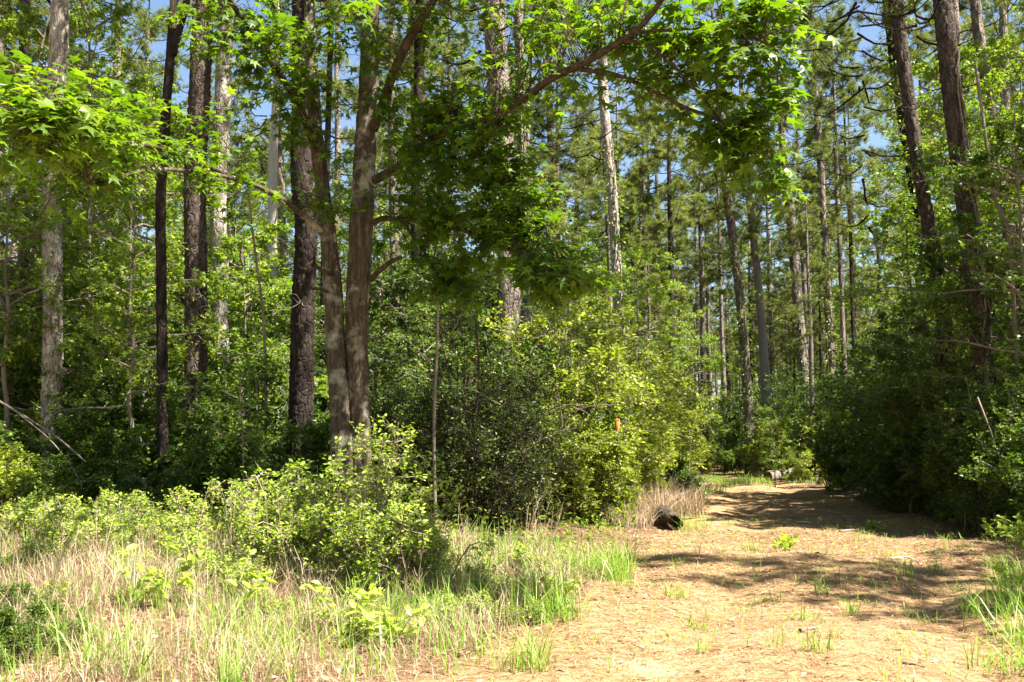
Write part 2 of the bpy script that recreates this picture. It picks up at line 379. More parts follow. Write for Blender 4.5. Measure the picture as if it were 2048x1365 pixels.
def broad_crown(seed, H=9., base=2.2, spread=2.6, nb=26, mat='broad', leaf=.13, dens=1., tmpl=STAR3, up=.25, lean=0.):
    """mid-storey broadleaf: stem+boughs mesh, foliage mesh"""
    r=np.random.RandomState(seed); wood=Geo(); fol=Geo()
    zz=np.linspace(0,H,9); stem=np.stack([np.cumsum(r.randn(9)*.07)+lean*zz,np.cumsum(r.randn(9)*.07),zz],-1); stem-=stem[0]
    tubes(wood,smooth_path(stem,22),np.linspace(.075,.012,22)*H/9,8)
    t=np.sort(r.uniform(base/H,.98,nb)); a=np.cumsum(r.uniform(1.6,3.2,nb)); prof=np.sin(np.clip((t*H-base)/(H-base),0.02,1)**.75*np.pi*.93+.12)
    L=spread*(.35+.65*prof)*r.uniform(.65,1.1,nb)
    s0=np.stack([np.interp(t*H,zz,stem[:,i]) for i in range(3)],-1)
    d=norm(np.stack([np.cos(a),np.sin(a),up+.5*t**2+r.randn(nb)*.15],-1)); sj=np.linspace(0,1,6)
    P=s0[:,None]+d[:,None]*(L[:,None]*sj)[...,None]; P[...,2]-=.16*L[:,None]*sj**2
    P+=np.cumsum(r.randn(nb,6,3)*.035,1)*(sj>0)[None,:,None]*L[:,None,None]*.6
    tubes(wood,P,taper(nb,6,.028,.006),5)
    P1=children(r,P,9,L*.5,.4,.2,1,.7,.05,.1,4,.2,.5); tubes(wood,P1,taper(len(P1),4,.009,.003),3)
    P2=children(r,P1,3,np.repeat(L,9)*.26,.4,.2,1,.7,0,.12,3,.2,.5); tubes(wood,P2,taper(len(P2),3,.004,.0015),3)
    k=max(1,int(8*dens)); s,T=on(r,P2,k,.1,.04); d_,n_=leaf_dirs(r,T,len(s)); leaves(fol,s,d_,n_,leaf*r.uniform(.55,1.15,len(s)),*tmpl,r)
    s,T=on(r,P1,int(5*dens)+1,.4,.04); d_,n_=leaf_dirs(r,T,len(s)); leaves(fol,s,d_,n_,leaf*r.uniform(.55,1.15,len(s)),*tmpl,r)
    return wood.mesh('broadleaf_wood',M['twig']), fol.mesh('broadleaf_foliage',M[mat])

def shrub_mesh(seed, R=1.4, H=2.2, stems=15, mat='yaupon', leaf=.06, dens=1., twigmat='twig', bare=0, tmpl=OVAL, spread=1., arch=.15, rag=.5):
    r=np.random.RandomState(seed); wood=Geo(); fol=Geo()
    a=r.rand(stems)*2*np.pi; rr=np.sqrt(r.rand(stems))*R*spread; e=np.stack([np.cos(a)*rr,np.sin(a)*rr,H*(1-.45*(rr/R)**2)*r.uniform(rag,1.12,stems)],-1)
    s0=e*np.array([.12,.12,0]); sj=np.linspace(0,1,6)[None,:,None]
    P=s0[:,None]*(1-sj)+e[:,None]*sj; P[...,2]+=(arch*H*np.sin(sj*np.pi))[...,0]; P+=np.cumsum(r.randn(stems,6,3)*.02,1)*(sj>0)*H
    L=np.linalg.norm(e,axis=1)
    tubes(wood,P,taper(stems,6,.016,.005),4)
    P1=children(r,P,11,L*.42,.5,.12,1,.75,.15,.1,4,.2); tubes(wood,P1,taper(len(P1),4,.006,.0025),3)
    P2=children(r,P1,5,np.repeat(L,11)*.2,.5,.15,1,.75,.05,.05,3,.25); tubes(wood,P2,taper(len(P2),3,.003,.0012),3)
    if bare:
        P3=children(r,P1,bare,np.repeat(L,11)*.33,.5,.1,1,.8,0,.05,4,.3); tubes(wood,P3,taper(len(P3),4,.0035,.0015),3)
    if dens>0:
        s,T=on(r,P2,max(1,int(round(15*dens))),.05,.025); 
        s=s[s[:,2]>.06*H]; T=T[:len(s)]
        d_,n_=leaf_dirs(r,T,len(s),.7,1.,0.); leaves(fol,s,d_,n_,leaf*r.uniform(.55,1.2,len(s)),*tmpl,r)
        lo=P1[:,-1]; 
    return wood.mesh('shrub_stems',M[twigmat]), fol.mesh('shrub_foliage',M[mat])

def pine_crown(seed, H=24., base=11., spread=3.2, nb=46, tuftsz=.34, dens=1.):
    r=np.random.RandomState(seed); wood=Geo(); fol=Geo()
    t=np.sort(np.concatenate([r.uniform(base,H,nb-6), r.uniform(base*.62,base,6)])); a=np.cumsum(r.uniform(1.5,3.3,nb)); q=np.clip((t-base)/(H-base),0,1)
    dead=t<base
    L=spread*(1-.72*q**1.6)*(.55+.45*np.minimum(1,q*4+.2))*r.uniform(.6,1.15,nb); L[dead]*=.55
    s0=np.stack([0*t,0*t,t],-1); d=norm(np.stack([np.cos(a),np.sin(a),.05+.55*q+r.randn(nb)*.18],-1)); sj=np.linspace(0,1,7)
    P=s0[:,None]+d[:,None]*(L[:,None]*sj)[...,None]; P[...,2]+=L[:,None]*(-.28*np.sin(sj*np.pi)*.6+.1*sj**2)
    P+=np.cumsum(r.randn(nb,7,3)*.03,1)*(sj>0)[None,:,None]*L[:,None,None]*.5
    tubes(wood,P,taper(nb,7,.032,.008),5)
    P1=children(r,P,8,L*.42,.4,.3,1,.65,.15,-.1,4,.22,.7); tubes(wood,P1,taper(len(P1),4,.010,.004),3)
    live=np.repeat(~dead,8); Pl=P1[live]
    P2=children(r,Pl,3,np.repeat(L[~dead],8)*.22,.4,.2,1,.6,.2,-.1,3,.2); tubes(wood,P2,taper(len(P2),3,.008,.004),3)
    ends=np.concatenate([Pl[:,-1],P2[:,-1],P[~dead][:,-1]]); T=norm(np.concatenate([Pl[:,-1]-Pl[:,-2],P2[:,-1]-P2[:,-2],P[~dead][:,-1]-P[~dead][:,-2]]))
    s,T2=on(r,P2,2,.3); ends=np.concatenate([ends,s]); T=np.concatenate([T,T2])
    k=r.rand(len(ends))<dens; ends=ends[k]; T=T[k]
    leaves(fol,ends,norm(T+np.array([0,0,.25])),r.randn(len(ends),3),tuftsz*r.uniform(.7,1.15,len(ends)),*TUFT,r)
    return wood.mesh('pine_boughs',M['darkbark']), fol.mesh('pine_needles',M['needle'])

def far_trunk(seed, H, r0, mat):
    r=np.random.RandomState(seed); g=Geo(); z=np.linspace(-.3,H,9)
    p=np.stack([np.cumsum(r.randn(9)*.06),np.cumsum(r.randn(9)*.06),z],-1); p[:,:2]*=0.5
    tubes(g,smooth_path(p,24),np.interp(np.linspace(0,1,24),[0,.04,.6,1],[r0*1.15,r0,r0*.75,r0*.2]),9); return g.mesh('far_trunk',mat,True)

BROAD=[broad_crown(11,9,2,2.7,28), broad_crown(12,8,1.6,2.4,26), broad_crown(13,11,3,3.0,32), broad_crown(14,6,.9,2.0,24)]
DEEP=[broad_crown(21,8,1.4,2.5,28,'deep'), broad_crown(22,6,.8,2.2,26,'deep',leaf=.11,tmpl=OVAL,dens=1.4)]
YAU=[shrub_mesh(31,leaf=.08), shrub_mesh(32,1.4,3.1,17,leaf=.075,dens=1.,rag=.3,bare=1), shrub_mesh(33,1.2,1.6,14,leaf=.08)]
DULL=[shrub_mesh(41,1.5,2.4,17,'yaupon_shade',.08,rag=.35), shrub_mesh(42,1.7,3.2,19,'deep',.095,.85,rag=.4), shrub_mesh(43,1.5,2.2,17,'deep',.09), shrub_mesh(44,1.3,1.5,15,'deep',.08)]
BARE=[shrub_mesh(51,1.4,3.5,13,'yaupon_shade',.075,.3,'limbbark',bare=3,rag=.4), shrub_mesh(52,1.5,3.2,13,'yaupon_shade',.075,.25,'darkbark',bare=3,rag=.4)]
PINE=[pine_crown(61,24,12.5,3.2,40,dens=.75), pine_crown(62,24,11,3.4,42,dens=.7), pine_crown(63,24,14,2.9,36,dens=.75), pine_crown(64,24,13,3.5,40,dens=.7), pine_crown(65,24,11.5,3.0,38,dens=.8)]
FTR=[far_trunk(i,23.5,.19,M[m]) for i,m in ((71,'pinebark'),(72,'pinebark'),(73,'darkbark'))]

# ------------------------------------------------------------------ explicit pines and other trunks of the photograph
def crown_on(t, top, kind, sc_=1., rz=0.):
    """hang a shared crown so that its axis follows the leaning stem (placed at the stem's top third)"""
    lib={'pine':PINE,'broad':BROAD}[kind]; w_,f_=lib[int(rng.randint(len(lib)))]
    for nm,me in (('bough',w_),('foliage',f_)):
        o=part('boughs' if nm=='bough' else 'foliage',me,t,True); o.location=top; o.rotation_euler=(0,0,rz); o.scale=(sc_,)*3
    return

def px_tree(name,label,cat,pts,d,wpx,kind='pine',mat='pinebark',H=22.,crown='pine',hi=True,group=None,taperk=.78):
    """pts: photo pixels from low to high on the stem; the stem is continued down to the ground and up to H"""
    P=[S(x,y,d) for x,y in pts]
    lo,nx=P[0],P[1]; k=(nx-lo)/(nx[2]-lo[2])
    b=lo.copy(); 
    for _ in range(4): zz=float(gz(b[0],b[1]))-.15; b=lo-np.array([k[0]*.5,k[1],1])*(lo[2]-zz)
    base=np.array([b[0],b[1],zz]); L=P[-1]; k2=(P[-1]-P[0])/(P[-1][2]-P[0][2])
    path=[base]+P
    top=None
    if H>L[2]+1:
        top=L+np.array([k2[0]*.7,0,1])*(H-L[2]); path.append((L+top)/2+np.array([.05,0,0])); path.append(top)
    path=np.array(path); r0=wpx*d/F/2
    zf=(path[:,2]-base[2])/(max(H,L[2])-base[2])
    zm=(path[1][2]-base[2])/(max(H,L[2])-base[2])
    R=r0*np.interp(zf,[0,.02,.12,.7,1],[1.25,1.08,1.0,taperk,.18]) if H>L[2]+1 else r0*np.linspace(1.1,.8,len(path))
    R=R*.95; t=thing(name,label,cat,tuple(base),0,group)
    side=44 if wpx>30 else (28 if wpx>16 else 12); dzz=.055 if wpx>30 else (.09 if wpx>16 else .4)
    g=trunk_geo(path,R,kind if wpx>16 else 'smooth',side,dzz,int(abs(pts[0][0]))%97,zmax=EYE+.48*d+1)
    part('trunk',g.mesh('trunk',M[mat],True,base),t)
    if crown=='pine':
        lib=PINE[int(rng.randint(4))]; rz=rng.rand()*6.28; s=H/24.
        off=top-base-np.array([0,0,24*s])+np.array([0,0,.3])
        for nm,me in (('boughs',lib[0]),('foliage',lib[1])):
            o=part(nm,me,t,True); o.location=tuple(off); o.rotation_euler=(0,0,rz); o.scale=(s,s,s)
    return t,path,R

T={}
def add(key,*a,**k): T[key]=px_tree(*a,**k)
add('t1','pine_tree','pale flaky-barked pine, sunlit, leftmost thick trunk behind the verge weeds','pine tree',[(103,990),(106,600),(104,300),(120,40)],19,39,H=31,mat='sunlit_palebark')
add('t3','pine_tree','thick dark pine trunk with shaded plated bark, right beside the thin brown stem','pine tree',[(390,930),(392,600),(391,350),(405,20)],18.5,44,H=32,mat='shaded_midbark')
add('t4','pine_tree','sunlit mottled pine just to the right of the thick dark trunk','pine tree',[(440,900),(440,600),(438,380),(451,20)],24,35,H=31,mat='sunlit_palebark')
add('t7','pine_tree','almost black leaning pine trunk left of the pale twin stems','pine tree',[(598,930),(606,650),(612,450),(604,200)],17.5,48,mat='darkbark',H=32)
add('t2','hardwood_tree','thin dark brown tree with a forked top, just left of the thick dark pine','tree',[(326,950),(323,600),(322,370),(334,200),(347,20)],17,22,kind='ridge',mat='darkbark',H=13,crown=None)
add('t5','dead_tree','bleached white dead snag with peeling bark behind the dark leaning trunk','dead tree',[(545,640),(545,450),(546,330),(553,160)],30,24,kind='smooth',mat='deadwood',H=15.5,crown=None)
add('t6','pine_tree','slim grey pine close behind the bleached snag','pine tree',[(572,640),(565,450),(556,280)],36,18)
add('t10','pine_tree','slim pine between the twin stems and the leafy curtain, top lost in leaves','pine tree',[(790,640),(786,400),(783,220)],34,20)
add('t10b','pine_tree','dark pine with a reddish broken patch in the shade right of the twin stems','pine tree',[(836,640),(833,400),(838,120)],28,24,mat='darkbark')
add('t12','pine_tree','broad pale pine behind the curtain of dark gum leaves, mid picture','pine tree',[(1012,960),(1016,720),(1018,500),(1005,260),(990,20)],22,48,H=31)
add('t12b','pine_tree','narrower pine with green vines high on it, touching the broad pale pine','pine tree',[(1048,700),(1046,420),(1040,200),(1038,20)],27,22,H=30)
add('t13','pine_tree','slender pine with crooked upper limb above the lime bushes','pine tree',[(1112,640),(1106,400),(1098,170)],38,18)
add('t14','pine_tree','straight sunlit pine with creeper, above the big yellow-green bushes','pine tree',[(1241,720),(1232,520),(1222,360),(1208,200)],33,23,mat='sunlit_palebark',H=26)
add('t14b','pine_tree','thin pine crossing just left of the straight sunlit pine','pine tree',[(1222,700),(1218,500),(1210,330)],37,12)
add('t15','pine_tree','right one of two thin distant pines over the bright bush crest','pine tree',[(1327,740),(1322,620),(1316,480)],52,10)
add('t15b','pine_tree','left one of two thin distant pines over the bright bush crest','pine tree',[(1312,740),(1306,560),(1298,430)],55,9)
add('t16','pine_tree','vine-wrapped pine left of the smooth grey trunk beyond the trail','pine tree',[(1499,860),(1484,640),(1466,480),(1446,320)],50,21,H=25)
add('t17','pine_tree','smooth grey leaning trunk beyond the trail bend','tree',[(1528,720),(1516,560),(1503,440),(1490,310)],53,19,mat='smoothbark',kind='smooth',H=25)
add('t18','pine_tree','stout leaning pine with a second stem crossing it, left of the ivy-clad pine','pine tree',[(1608,740),(1595,600),(1582,440),(1566,300)],52,23,H=24)
add('t18b','pine_tree','slim stem that crosses behind the stout leaning pine','pine tree',[(1616,700),(1606,520),(1597,360)],55,12)
add('t19','pine_tree','tall pine whose open crown stands against the blue gap of sky','pine tree',[(1661,730),(1654,560),(1643,360),(1634,230),(1624,80)],46,17,H=24)
add('t20','pine_tree','very thin straight pine right of the ivy-clad pine','pine tree',[(1682,560),(1678,460),(1672,330)],46,11)
add('t20b','pine_tree','thin dark stem farther right, over the crest of the shaded thicket','pine tree',[(1703,560),(1700,450),(1692,340)],48,8,mat='darkbark')
add('t21','pine_tree','grey pine high over the shaded thicket, partly covered by green sprays','pine tree',[(1880,580),(1856,450),(1826,260),(1794,20)],22,30,H=24,mat='shaded_midbark')
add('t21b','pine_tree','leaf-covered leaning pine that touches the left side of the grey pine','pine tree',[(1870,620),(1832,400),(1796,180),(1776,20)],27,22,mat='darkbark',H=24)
add('t22','pine_tree','thick reddish-grey leaning pine with a ropy vine, the largest trunk on the right','pine tree',[(1966,740),(1952,560),(1928,380),(1905,190),(1887,15)],19.5,44,H=24,mat='shaded_midbark')
add('t23','pine_tree','slimmer pine at the right picture edge behind a crooked pale branch','pine tree',[(2022,520),(2004,380),(1978,200),(1952,20)],24,24,H=24)
add('t24','pine_tree','grey trunk stub half hidden in leaves between the left pine and the thin brown stem','pine tree',[(218,640),(219,560),(221,500)],36,20)
add('t25','pine_tree','thin far pine in the small gap beside the thin brown stem','pine tree',[(268,700),(274,560),(277,500)],42,9)
add('t26','pine_tree','dark shaded pine at the far left, behind the pale flaky pine','pine tree',[(52,700),(50,500),(46,300)],25,22,mat='darkbark')
add('t28','pine_tree','slim shaded pine just behind the pale twin stems, on their left','pine tree',[(645,760),(648,560),(652,400)],27,15,mat='darkbark')
for i,(x,d) in enumerate([(1404,78),(1414,84),(1425,74),(1452,66),(1550,70),(1720,66)]):
    add('f%d'%i,'pine_tree','distant slim pine seen down the trail gap','pine tree',[(x,880),(x-5,750),(x-9,640)],d,8 if d>70 else 10,group='slim pines down the trail gap',H=25)

# thin brown tree: second top stem
t,path,R=T['t2']
b=np.array(t.location)
g=Geo(); pts=[S(345,110,17)]+[S(358,60,17),S(372,10,17),S(385,-80,17)]
tubes(g,smooth_path(pts,12),np.linspace(.075,.05,12),12); part('limb',g.mesh('limb',M['darkbark'],True,b),t)
w_,f_=BROAD[1]
for nm,me in (('boughs',w_),('foliage',f_)):
    o=part(nm,me,t,True); o.location=tuple(S(350,60,17)-b); o.scale=(1.1,)*3
# snag: broken stubs
t,path,R=T['t5']; b=np.array(t.location)
for (x,y,x2,y2) in ((548,300,520,270),(546,420,575,395)):
    g=Geo(); tubes(g,smooth_path([S(x,y,30),S((x+x2)/2,(y+y2)/2+4,30),S(x2,y2,29.6)],6),np.linspace(.05,.025,6),7); part('stub',g.mesh('stub',M['deadwood'],True,b),t)

# dead side twigs low on near pines (pale bare branches)
def dead_twigs(key, n, zlo, zhi, L, seed):
    t,path,R=T[key]; b=np.array(t.location); r=np.random.RandomState(seed); g=Geo()
    for i in range(n):
        z=r.uniform(zlo,zhi); p=np.array([np.interp(z,path[:,2],path[:,j]) for j in range(3)])
        a=r.rand()*6.28; d=np.array([math.cos(a),math.sin(a)*.8,r.uniform(-.25,.3)]); l=L*r.uniform(.4,1)
        sj=np.linspace(0,1,6)[:,None]; P=p+d*l*sj+np.array([0,0,-.15])*l*sj**2+np.cumsum(r.randn(6,3)*.03,0)*(sj>0)*l
        tubes(g,P,np.linspace(.011,.003,6),4)
        C=children(r,P[None],7,l*.55,.5,.2,1,.6,.1,.1,4,.25); tubes(g,C,taper(len(C),4,.004,.0015),3)
    part('dead_branch',g.mesh('dead_branches',M['twig'],False,b),t,True)
dead_twigs('t1',14,1.5,9,1.6,1); dead_twigs('t3',6,3,11,1.2,2); dead_twigs('t4',8,3,11,1.5,3); dead_twigs('t12',16,1,9,2.2,4); dead_twigs('t22',8,4,9,1.6,5); dead_twigs('t7',6,3,9,1.3,6)

# ------------------------------------------------------------------ the twin-stemmed sweetgum in front
DG=14.
gb=S(697,1000,DG); gb[2]=float(gz(gb[0],gb[1]))-.1
gum=thing('sweetgum_tree','large twin-stemmed gum with pale patched bark and long limbs arching over the clearing','sweetgum tree',tuple(gb))
def stem(pts, r0, r1, name='trunk', kind='ridge', mat='gumbark', sides=44, dz=.05, m=None, taperpow=1., seed=3, relief=1.):
    P=np.array([S(*p) for p in pts]); 
    if name=='trunk': P[0][2]=gb[2]
    g=trunk_geo(P,np.linspace(r0,r1,len(P)),kind,sides,dz,seed,relief=relief); part(name,g.mesh(name,M[mat],True,gb),gum); return P
sL=[(684,1060,14),(684,900,14),(680,830,14),(671,690,14.05),(667,600,14.05),(657,480,14.1),(643,360,14.1),(630,240,14.1),(622,100,14.2),(616,-60,14.3),(600,-400,14.5),(585,-700,14.6)]
sR=[(722,1060,14.1),(720,900,14.1),(718,800,14.1),(714,650,14.1),(716,560,14.1),(723,450,14.1),(729,330,14.1),(736,190,14.1),(742,20,14.2),(750,-150,14.3),(770,-500,14.6),(775,-950,15)]
def var_stem(pts, rads, seed, mat='gumbark', name='trunk', kind='ridge', sides=44, dz=.05, relief=1.):
    P=np.array([S(*p) for p in pts])
    if name=='trunk': P[0][2]=gb[2]
    g=trunk_geo(P,np.array(rads),kind,sides,dz,seed,relief=relief); part(name,g.mesh(name,M[mat],True,gb),gum); return P
q=DG/F/2
LP=var_stem(sL,[58*q,42*q,38*q,35*q,35*q,31*q,27*q,25*q,23*q,20*q,15*q,6*q],3)
RP=var_stem(sR,[62*q,44*q,42*q,46*q,48*q,49*q,47*q,42*q,37*q,34*q,24*q,8*q],5)
limbs=[]
def limb(pts, w0, w1, mat='limbbark', relief=.5):
    d0=pts[0][2]; P=var_stem(pts,np.linspace(w0,w1,len(pts))*.85*d0/F/2,int(pts[0][1])%50+1,mat,'limb','ridge',14,.08,relief)
    limbs.append(smooth_path(P,40)); return P
limb([(650,470,14),(600,425,13.6),(540,385,12.8),(470,358,11.6),(390,345,10.2),(300,340,8.6),(180,372,7.4)],15,4,'gumbark')
limb([(470,360,11.6),(400,325,10.4),(320,297,8.8),(220,282,7.2),(120,272,6.2),(40,262,5.8)],10,4)
limb([(640,320,14.1),(618,262,13.9),(595,205,13.6),(560,150,13.2),(510,80,12.8),(455,-10,12.4),(400,-120,12)],20,8)
limb([(745,260,14),(768,205,13.8),(790,140,13.5),(830,60,13.1),(870,-5,12.8),(930,-120,12.4)],24,14)
limb([(750,360,14),(790,338,13.6),(850,290,13),(920,252,12.2),(1000,228,11.4),(1100,160,10.5),(1180,120,10),(1260,70,9.6),(1310,20,9.3),(1350,-50,9)],20,8)
limb([(1150,138,10.2),(1230,150,9.8),(1300,180,9.5),(1370,215,9.2),(1450,245,9),(1520,285,8.9),(1560,330,8.8)],11,3)
limb([(1235,82,9.7),(1290,88,9.5),(1340,125,9.3),(1400,190,9.1),(1450,250,9),(1500,270,8.9)],9,3)
limb([(1180,120,10),(1260,70,9.6),(1350,60,9.2),(1450,60,9),(1540,90,8.8)],9,3)
limb([(748,445,14),(775,437,13.7),(860,445,12.8),(930,462,12.2),(1000,492,11.6),(1060,520,10.9),(1130,560,10.2)],13,4)
limb([(800,440,13.4),(840,490,13),(870,540,12.6),(900,590,12.4)],8,3)
limb([(860,290,13),(930,300,12.4),(1000,340,11.8),(1050,400,11.4),(1080,460,11.2)],9,3)
limb([(742,60,14.2),(720,-40,13.6),(690,-90,12),(660,-60,9),(690,0,7.2)],10,3)
limb([(750,-150,14.3),(950,-300,14),(1200,-400,14),(1450,-450,14.2),(1650,-400,14.6),(1800,-350,15)],24,6)  # unseen limb added over the trail to carry shading foliage
# broken stubs
limb([(740,560,14),(758,543,13.9),(780,525,13.8),(803,514,13.75)],13,9)
limb([(668,550,14),(650,545,13.8),(636,536,13.7),(624,530,13.6)],12,8)
limb([(664,588,14),(645,580,13.9),(618,577,13.8)],8,5)
nstub=3
LIM=np.concatenate(limbs[:-nstub]+[smooth_path(LP,60)[30:],smooth_path(RP,60)[25:]])

gr=np.random.RandomState(77)
GL=Geo(); GT=Geo(); allp=[];alld=[];alln=[];alls=[]
def spray(c, rpx, n, leaf=.16, per=13, flat=.6, lmax=1.9):
    C=S(*c); R=rpx*c[2]/F
    E=C+norm(gr.randn(n,3))*(gr.rand(n,1)**.45)*R*np.array([1.25,1.1,1.15*flat/.6])
    for e in E:
        dd=np.linalg.norm(LIM-e,axis=1); k=gr.choice(np.argsort(dd)[:14:3]); s=LIM[k]
        L=np.linalg.norm(e-s)
        if L>lmax: continue
        sj=np.linspace(0,1,7)[:,None]; P=s*(1-sj)+e*sj; P[:,2]+=.10*L*np.sin(sj[:,0]*np.pi); P+=np.cumsum(gr.randn(7,3)*.018,0)*(sj>0)*L
        r0=.003+.004*min(L,2.5)
        tubes(GT,P,np.linspace(r0,.002,7),5)
        seg=P[-4:][None] if L>1.0 else P[-6:][None]
        C1=children(gr,seg,5,min(.55,.2+L*.3),.4,.1,1,.65,.0,.12,4,.15,.4); tubes(GT,C1,taper(5,4,.003,.0012),3)
        A=np.concatenate([on(gr,C1,max(2,per//5),.25)[0],on(gr,seg,4,.2)[0]]); TT=np.concatenate([on(gr,C1,max(2,per//5),.25)[1],on(gr,seg,4,.2)[1]])
        N=len(A); qd=gr.randn(N,3); qd[:,2]*=.3; d=norm(TT*.4+qd); d[:,2]-=.35
        allp.append(A+norm(d)*.05); alld.append(d); alln.append(norm(gr.randn(N,3)*.34+np.array([0,-.15,.9]))); alls.append(leaf*gr.uniform(.42,1.2,N))
# right-hand canopy
for c,rp,n in [((1130,40,10.6),90,16),((1230,40,10),95,20),((1330,50,9.6),95,26),((1430,60,9.3),95,28),((1520,60,9),80,20),((1480,150,9.1),90,26),((1400,150,9.4),80,18),((1540,170,8.9),60,10),
    ((1450,240,9.1),80,24),((1520,290,8.9),70,18),((1400,270,9.2),50,7),((1560,370,8.8),45,8),((1480,330,9),45,8),((1180,90,10.3),70,8),((1230,200,9.9),50,4),((1320,170,9.6),60,7),
    ((1060,110,11),70,10),((1040,30,11.4),90,16),((960,60,12.2),90,14),((890,130,12.8),70,10),((960,160,12),60,8),((1090,240,10.8),50,4)]:
    spray(c,rp*1.22,int(n*.8))
# dark curtain, mid picture
for c,rp,n in [((850,300,12.8),60,10),((930,300,12.2),65,14),((1000,330,11.8),65,14),((900,380,12.4),65,14),((980,410,11.8),70,16),((1050,400,11.3),60,12),((1060,480,11.1),60,12),((960,480,11.8),55,10),
    ((870,470,12.6),60,9),((1090,560,10.4),45,7),((1150,570,10),45,10),((1110,540,10.3),50,8),((860,560,12.7),50,9),((920,580,12.4),45,6),((820,350,13.4),45,6),((850,420,13.2),60,9),((950,560,12),50,7),((1000,230,11.6),60,8),((900,200,12.8),60,9),((800,230,13.6),50,7),((860,210,13),60,8)]:
    spray(c,rp*1.05,int(n*2.1))
# around the stems, top left
for c,rp,n in [((500,40,12.4),80,16),((560,90,12.9),80,16),((470,120,12.4),70,11),((620,60,13.4),80,14),((560,210,13.3),60,11),((620,190,13.6),60,10),((690,140,13.6),60,10),((590,290,13.6),50,7),((700,60,13.4),60,8),
    ((500,170,12.8),45,5),((820,30,13),80,12),((400,60,12),80,10),((640,400,13.6),30,3),((700,430,13.7),30,3),((480,400,12),50,5),((690,330,13.8),40,4),((430,240,11.6),60,5)]:
    spray(c,rp,n)
# bright near spray, left
for c,rp,n in [((60,200,6.),75,13),((130,240,6.2),80,17),((210,250,6.6),70,13),((30,270,5.8),60,9),((180,180,6.8),70,9),((260,310,7.6),70,9),((90,330,7),70,9),((330,300,8.8),60,7),((20,120,6.4),50,4),((400,340,10),60,7),
    ((250,190,7.4),60,6),((190,370,7.6),60,6),((690,5,7.2),35,5),((60,420,7.2),50,3)]:
    spray(c,rp*.9,int(n*1.1),.135)
# crown above the picture, widened out of view to shade the middle wood
for c,rp,n in [((1700,-360,15),150,34),((1790,-320,15.2),140,30),((1600,-310,14.8),140,30),((1480,-280,13.6),120,20),((1350,-380,13.8),170,30),((1500,-330,14),150,28),((1620,-420,14.5),150,26),((1450,-520,14.3),170,26),((1250,-350,13.5),150,22),((560,-250,13.5),200,30),((760,-300,13.5),220,34),((950,-200,12.5),160,30),((1150,-150,11.5),150,26),((1080,-330,12),200,30),((1300,-260,12),170,26),((1450,-330,12.5),150,20),((1250,-480,13),200,26),((500,-550,14.5),240,34),((700,-600,14.5),260,34),((860,-650,14.5),280,34),((1050,-650,14),220,26),((760,-900,15),260,30),((480,-850,15),240,24)]:
    spray(c,rp,n,.18,18,.9,5.5)
Pp=np.concatenate(allp);Dd=np.concatenate(alld);Nn=np.concatenate(alln);Ss=np.concatenate(alls)
# the 300 leaves that show largest become single parts
cpv,spv=math.cos(PITCH),math.sin(PITCH)
rel=Pp-np.array([0,0,EYE]); dep=rel[:,1]*cpv+rel[:,2]*spv; uu=rel[:,0]/dep; vv=(-rel[:,1]*spv+rel[:,2]*cpv)/dep
nn=norm(Nn); fac=np.abs((nn*norm(rel)).sum(1))*.8+.2
show=np.where((np.abs(uu)<.5)&(np.abs(vv)<.33)&(dep>1), Ss**2*fac/dep**2, 0)
big=np.argsort(-show)[:300]; rest=np.ones(len(Pp),bool); rest[big]=False
leaves(GL,Pp[rest],Dd[rest],Nn[rest],Ss[rest],*STAR,gr)
part('foliage',GL.mesh('gum_foliage',M['gum'],False,gb),gum,True)
part('twigs',GT.mesh('gum_twigs',M['limbbark'],False,gb),gum,True)
ONE=[]
for i in range(5):
    g=Geo(); leaves(g,np.zeros((1,3)),np.array([[1.,0,0]]),np.array([[0,0,1.]]),np.ones(1),*STAR,gr,tint=np.array([.1+.2*i])); ONE.append(g.mesh('gum_leaf',M['gum']))
for j,k in enumerate(big):
    X=norm(Dd[k]); Z=norm(Nn[k]-(Nn[k]@X)*X); Y=np.cross(Z,X)
    mt=mathutils.Matrix(((X[0],Y[0],Z[0],Pp[k][0]-gb[0]),(X[1],Y[1],Z[1],Pp[k][1]-gb[1]),(X[2],Y[2],Z[2],Pp[k][2]-gb[2]),(0,0,0,1)))
    o=part('leaf',ONE[j%5],gum); o.matrix_local=mt@mathutils.Matrix.Scale(float(Ss[k]),4)

# ------------------------------------------------------------------ placing shared plants
def place(name,lib,label,cat,x,y,s=1.,rz=None,group=None,names=('stems','foliage'),dz=-.05,sz=None):
    rz=rng.rand()*6.28 if rz is None else rz
    t=thing(name,label,cat,(x,y,float(gz(x,y))+dz),rz,group,scale=(s,s,s if sz is None else sz))
    part(names[0],lib[0],t,True); part(names[1],lib[1],t,True); return t
def pxy(px,d): return (px-1024.0)/F*d*1.0, d
# mid-storey broadleaf trees, left wood
GA='leafy young hardwoods filling the left wood'
for px,d,k,s in [(30,21.5,2,1.),(185,21,2,1.),(250,22,1,1.1),(60,25,2,1.1),(330,25,0,1.1),(465,26,3,1.2),(470,33,2,1.),(160,29,0,1.2),(590,34,1,1.2),(-60,20,0,1.1),(20,19,1,.9),(655,31,0,1.1),(780,30,3,1.3),(745,36,2,1.1),(860,35,1,1.2),(380,36,2,1.1),(240,36,2,1.1),(600,44,2,1.1),(930,40,0,1.1),(1040,42,1,1.1),(270,18,1,.72),(480,20,3,.9)]:
    x,y=pxy(px,d); place('hardwood_tree',BROAD[k],'leafy young hardwood in the dense left wood, among the pines','tree',x,y,s,group=GA,names=('trunk','foliage'))
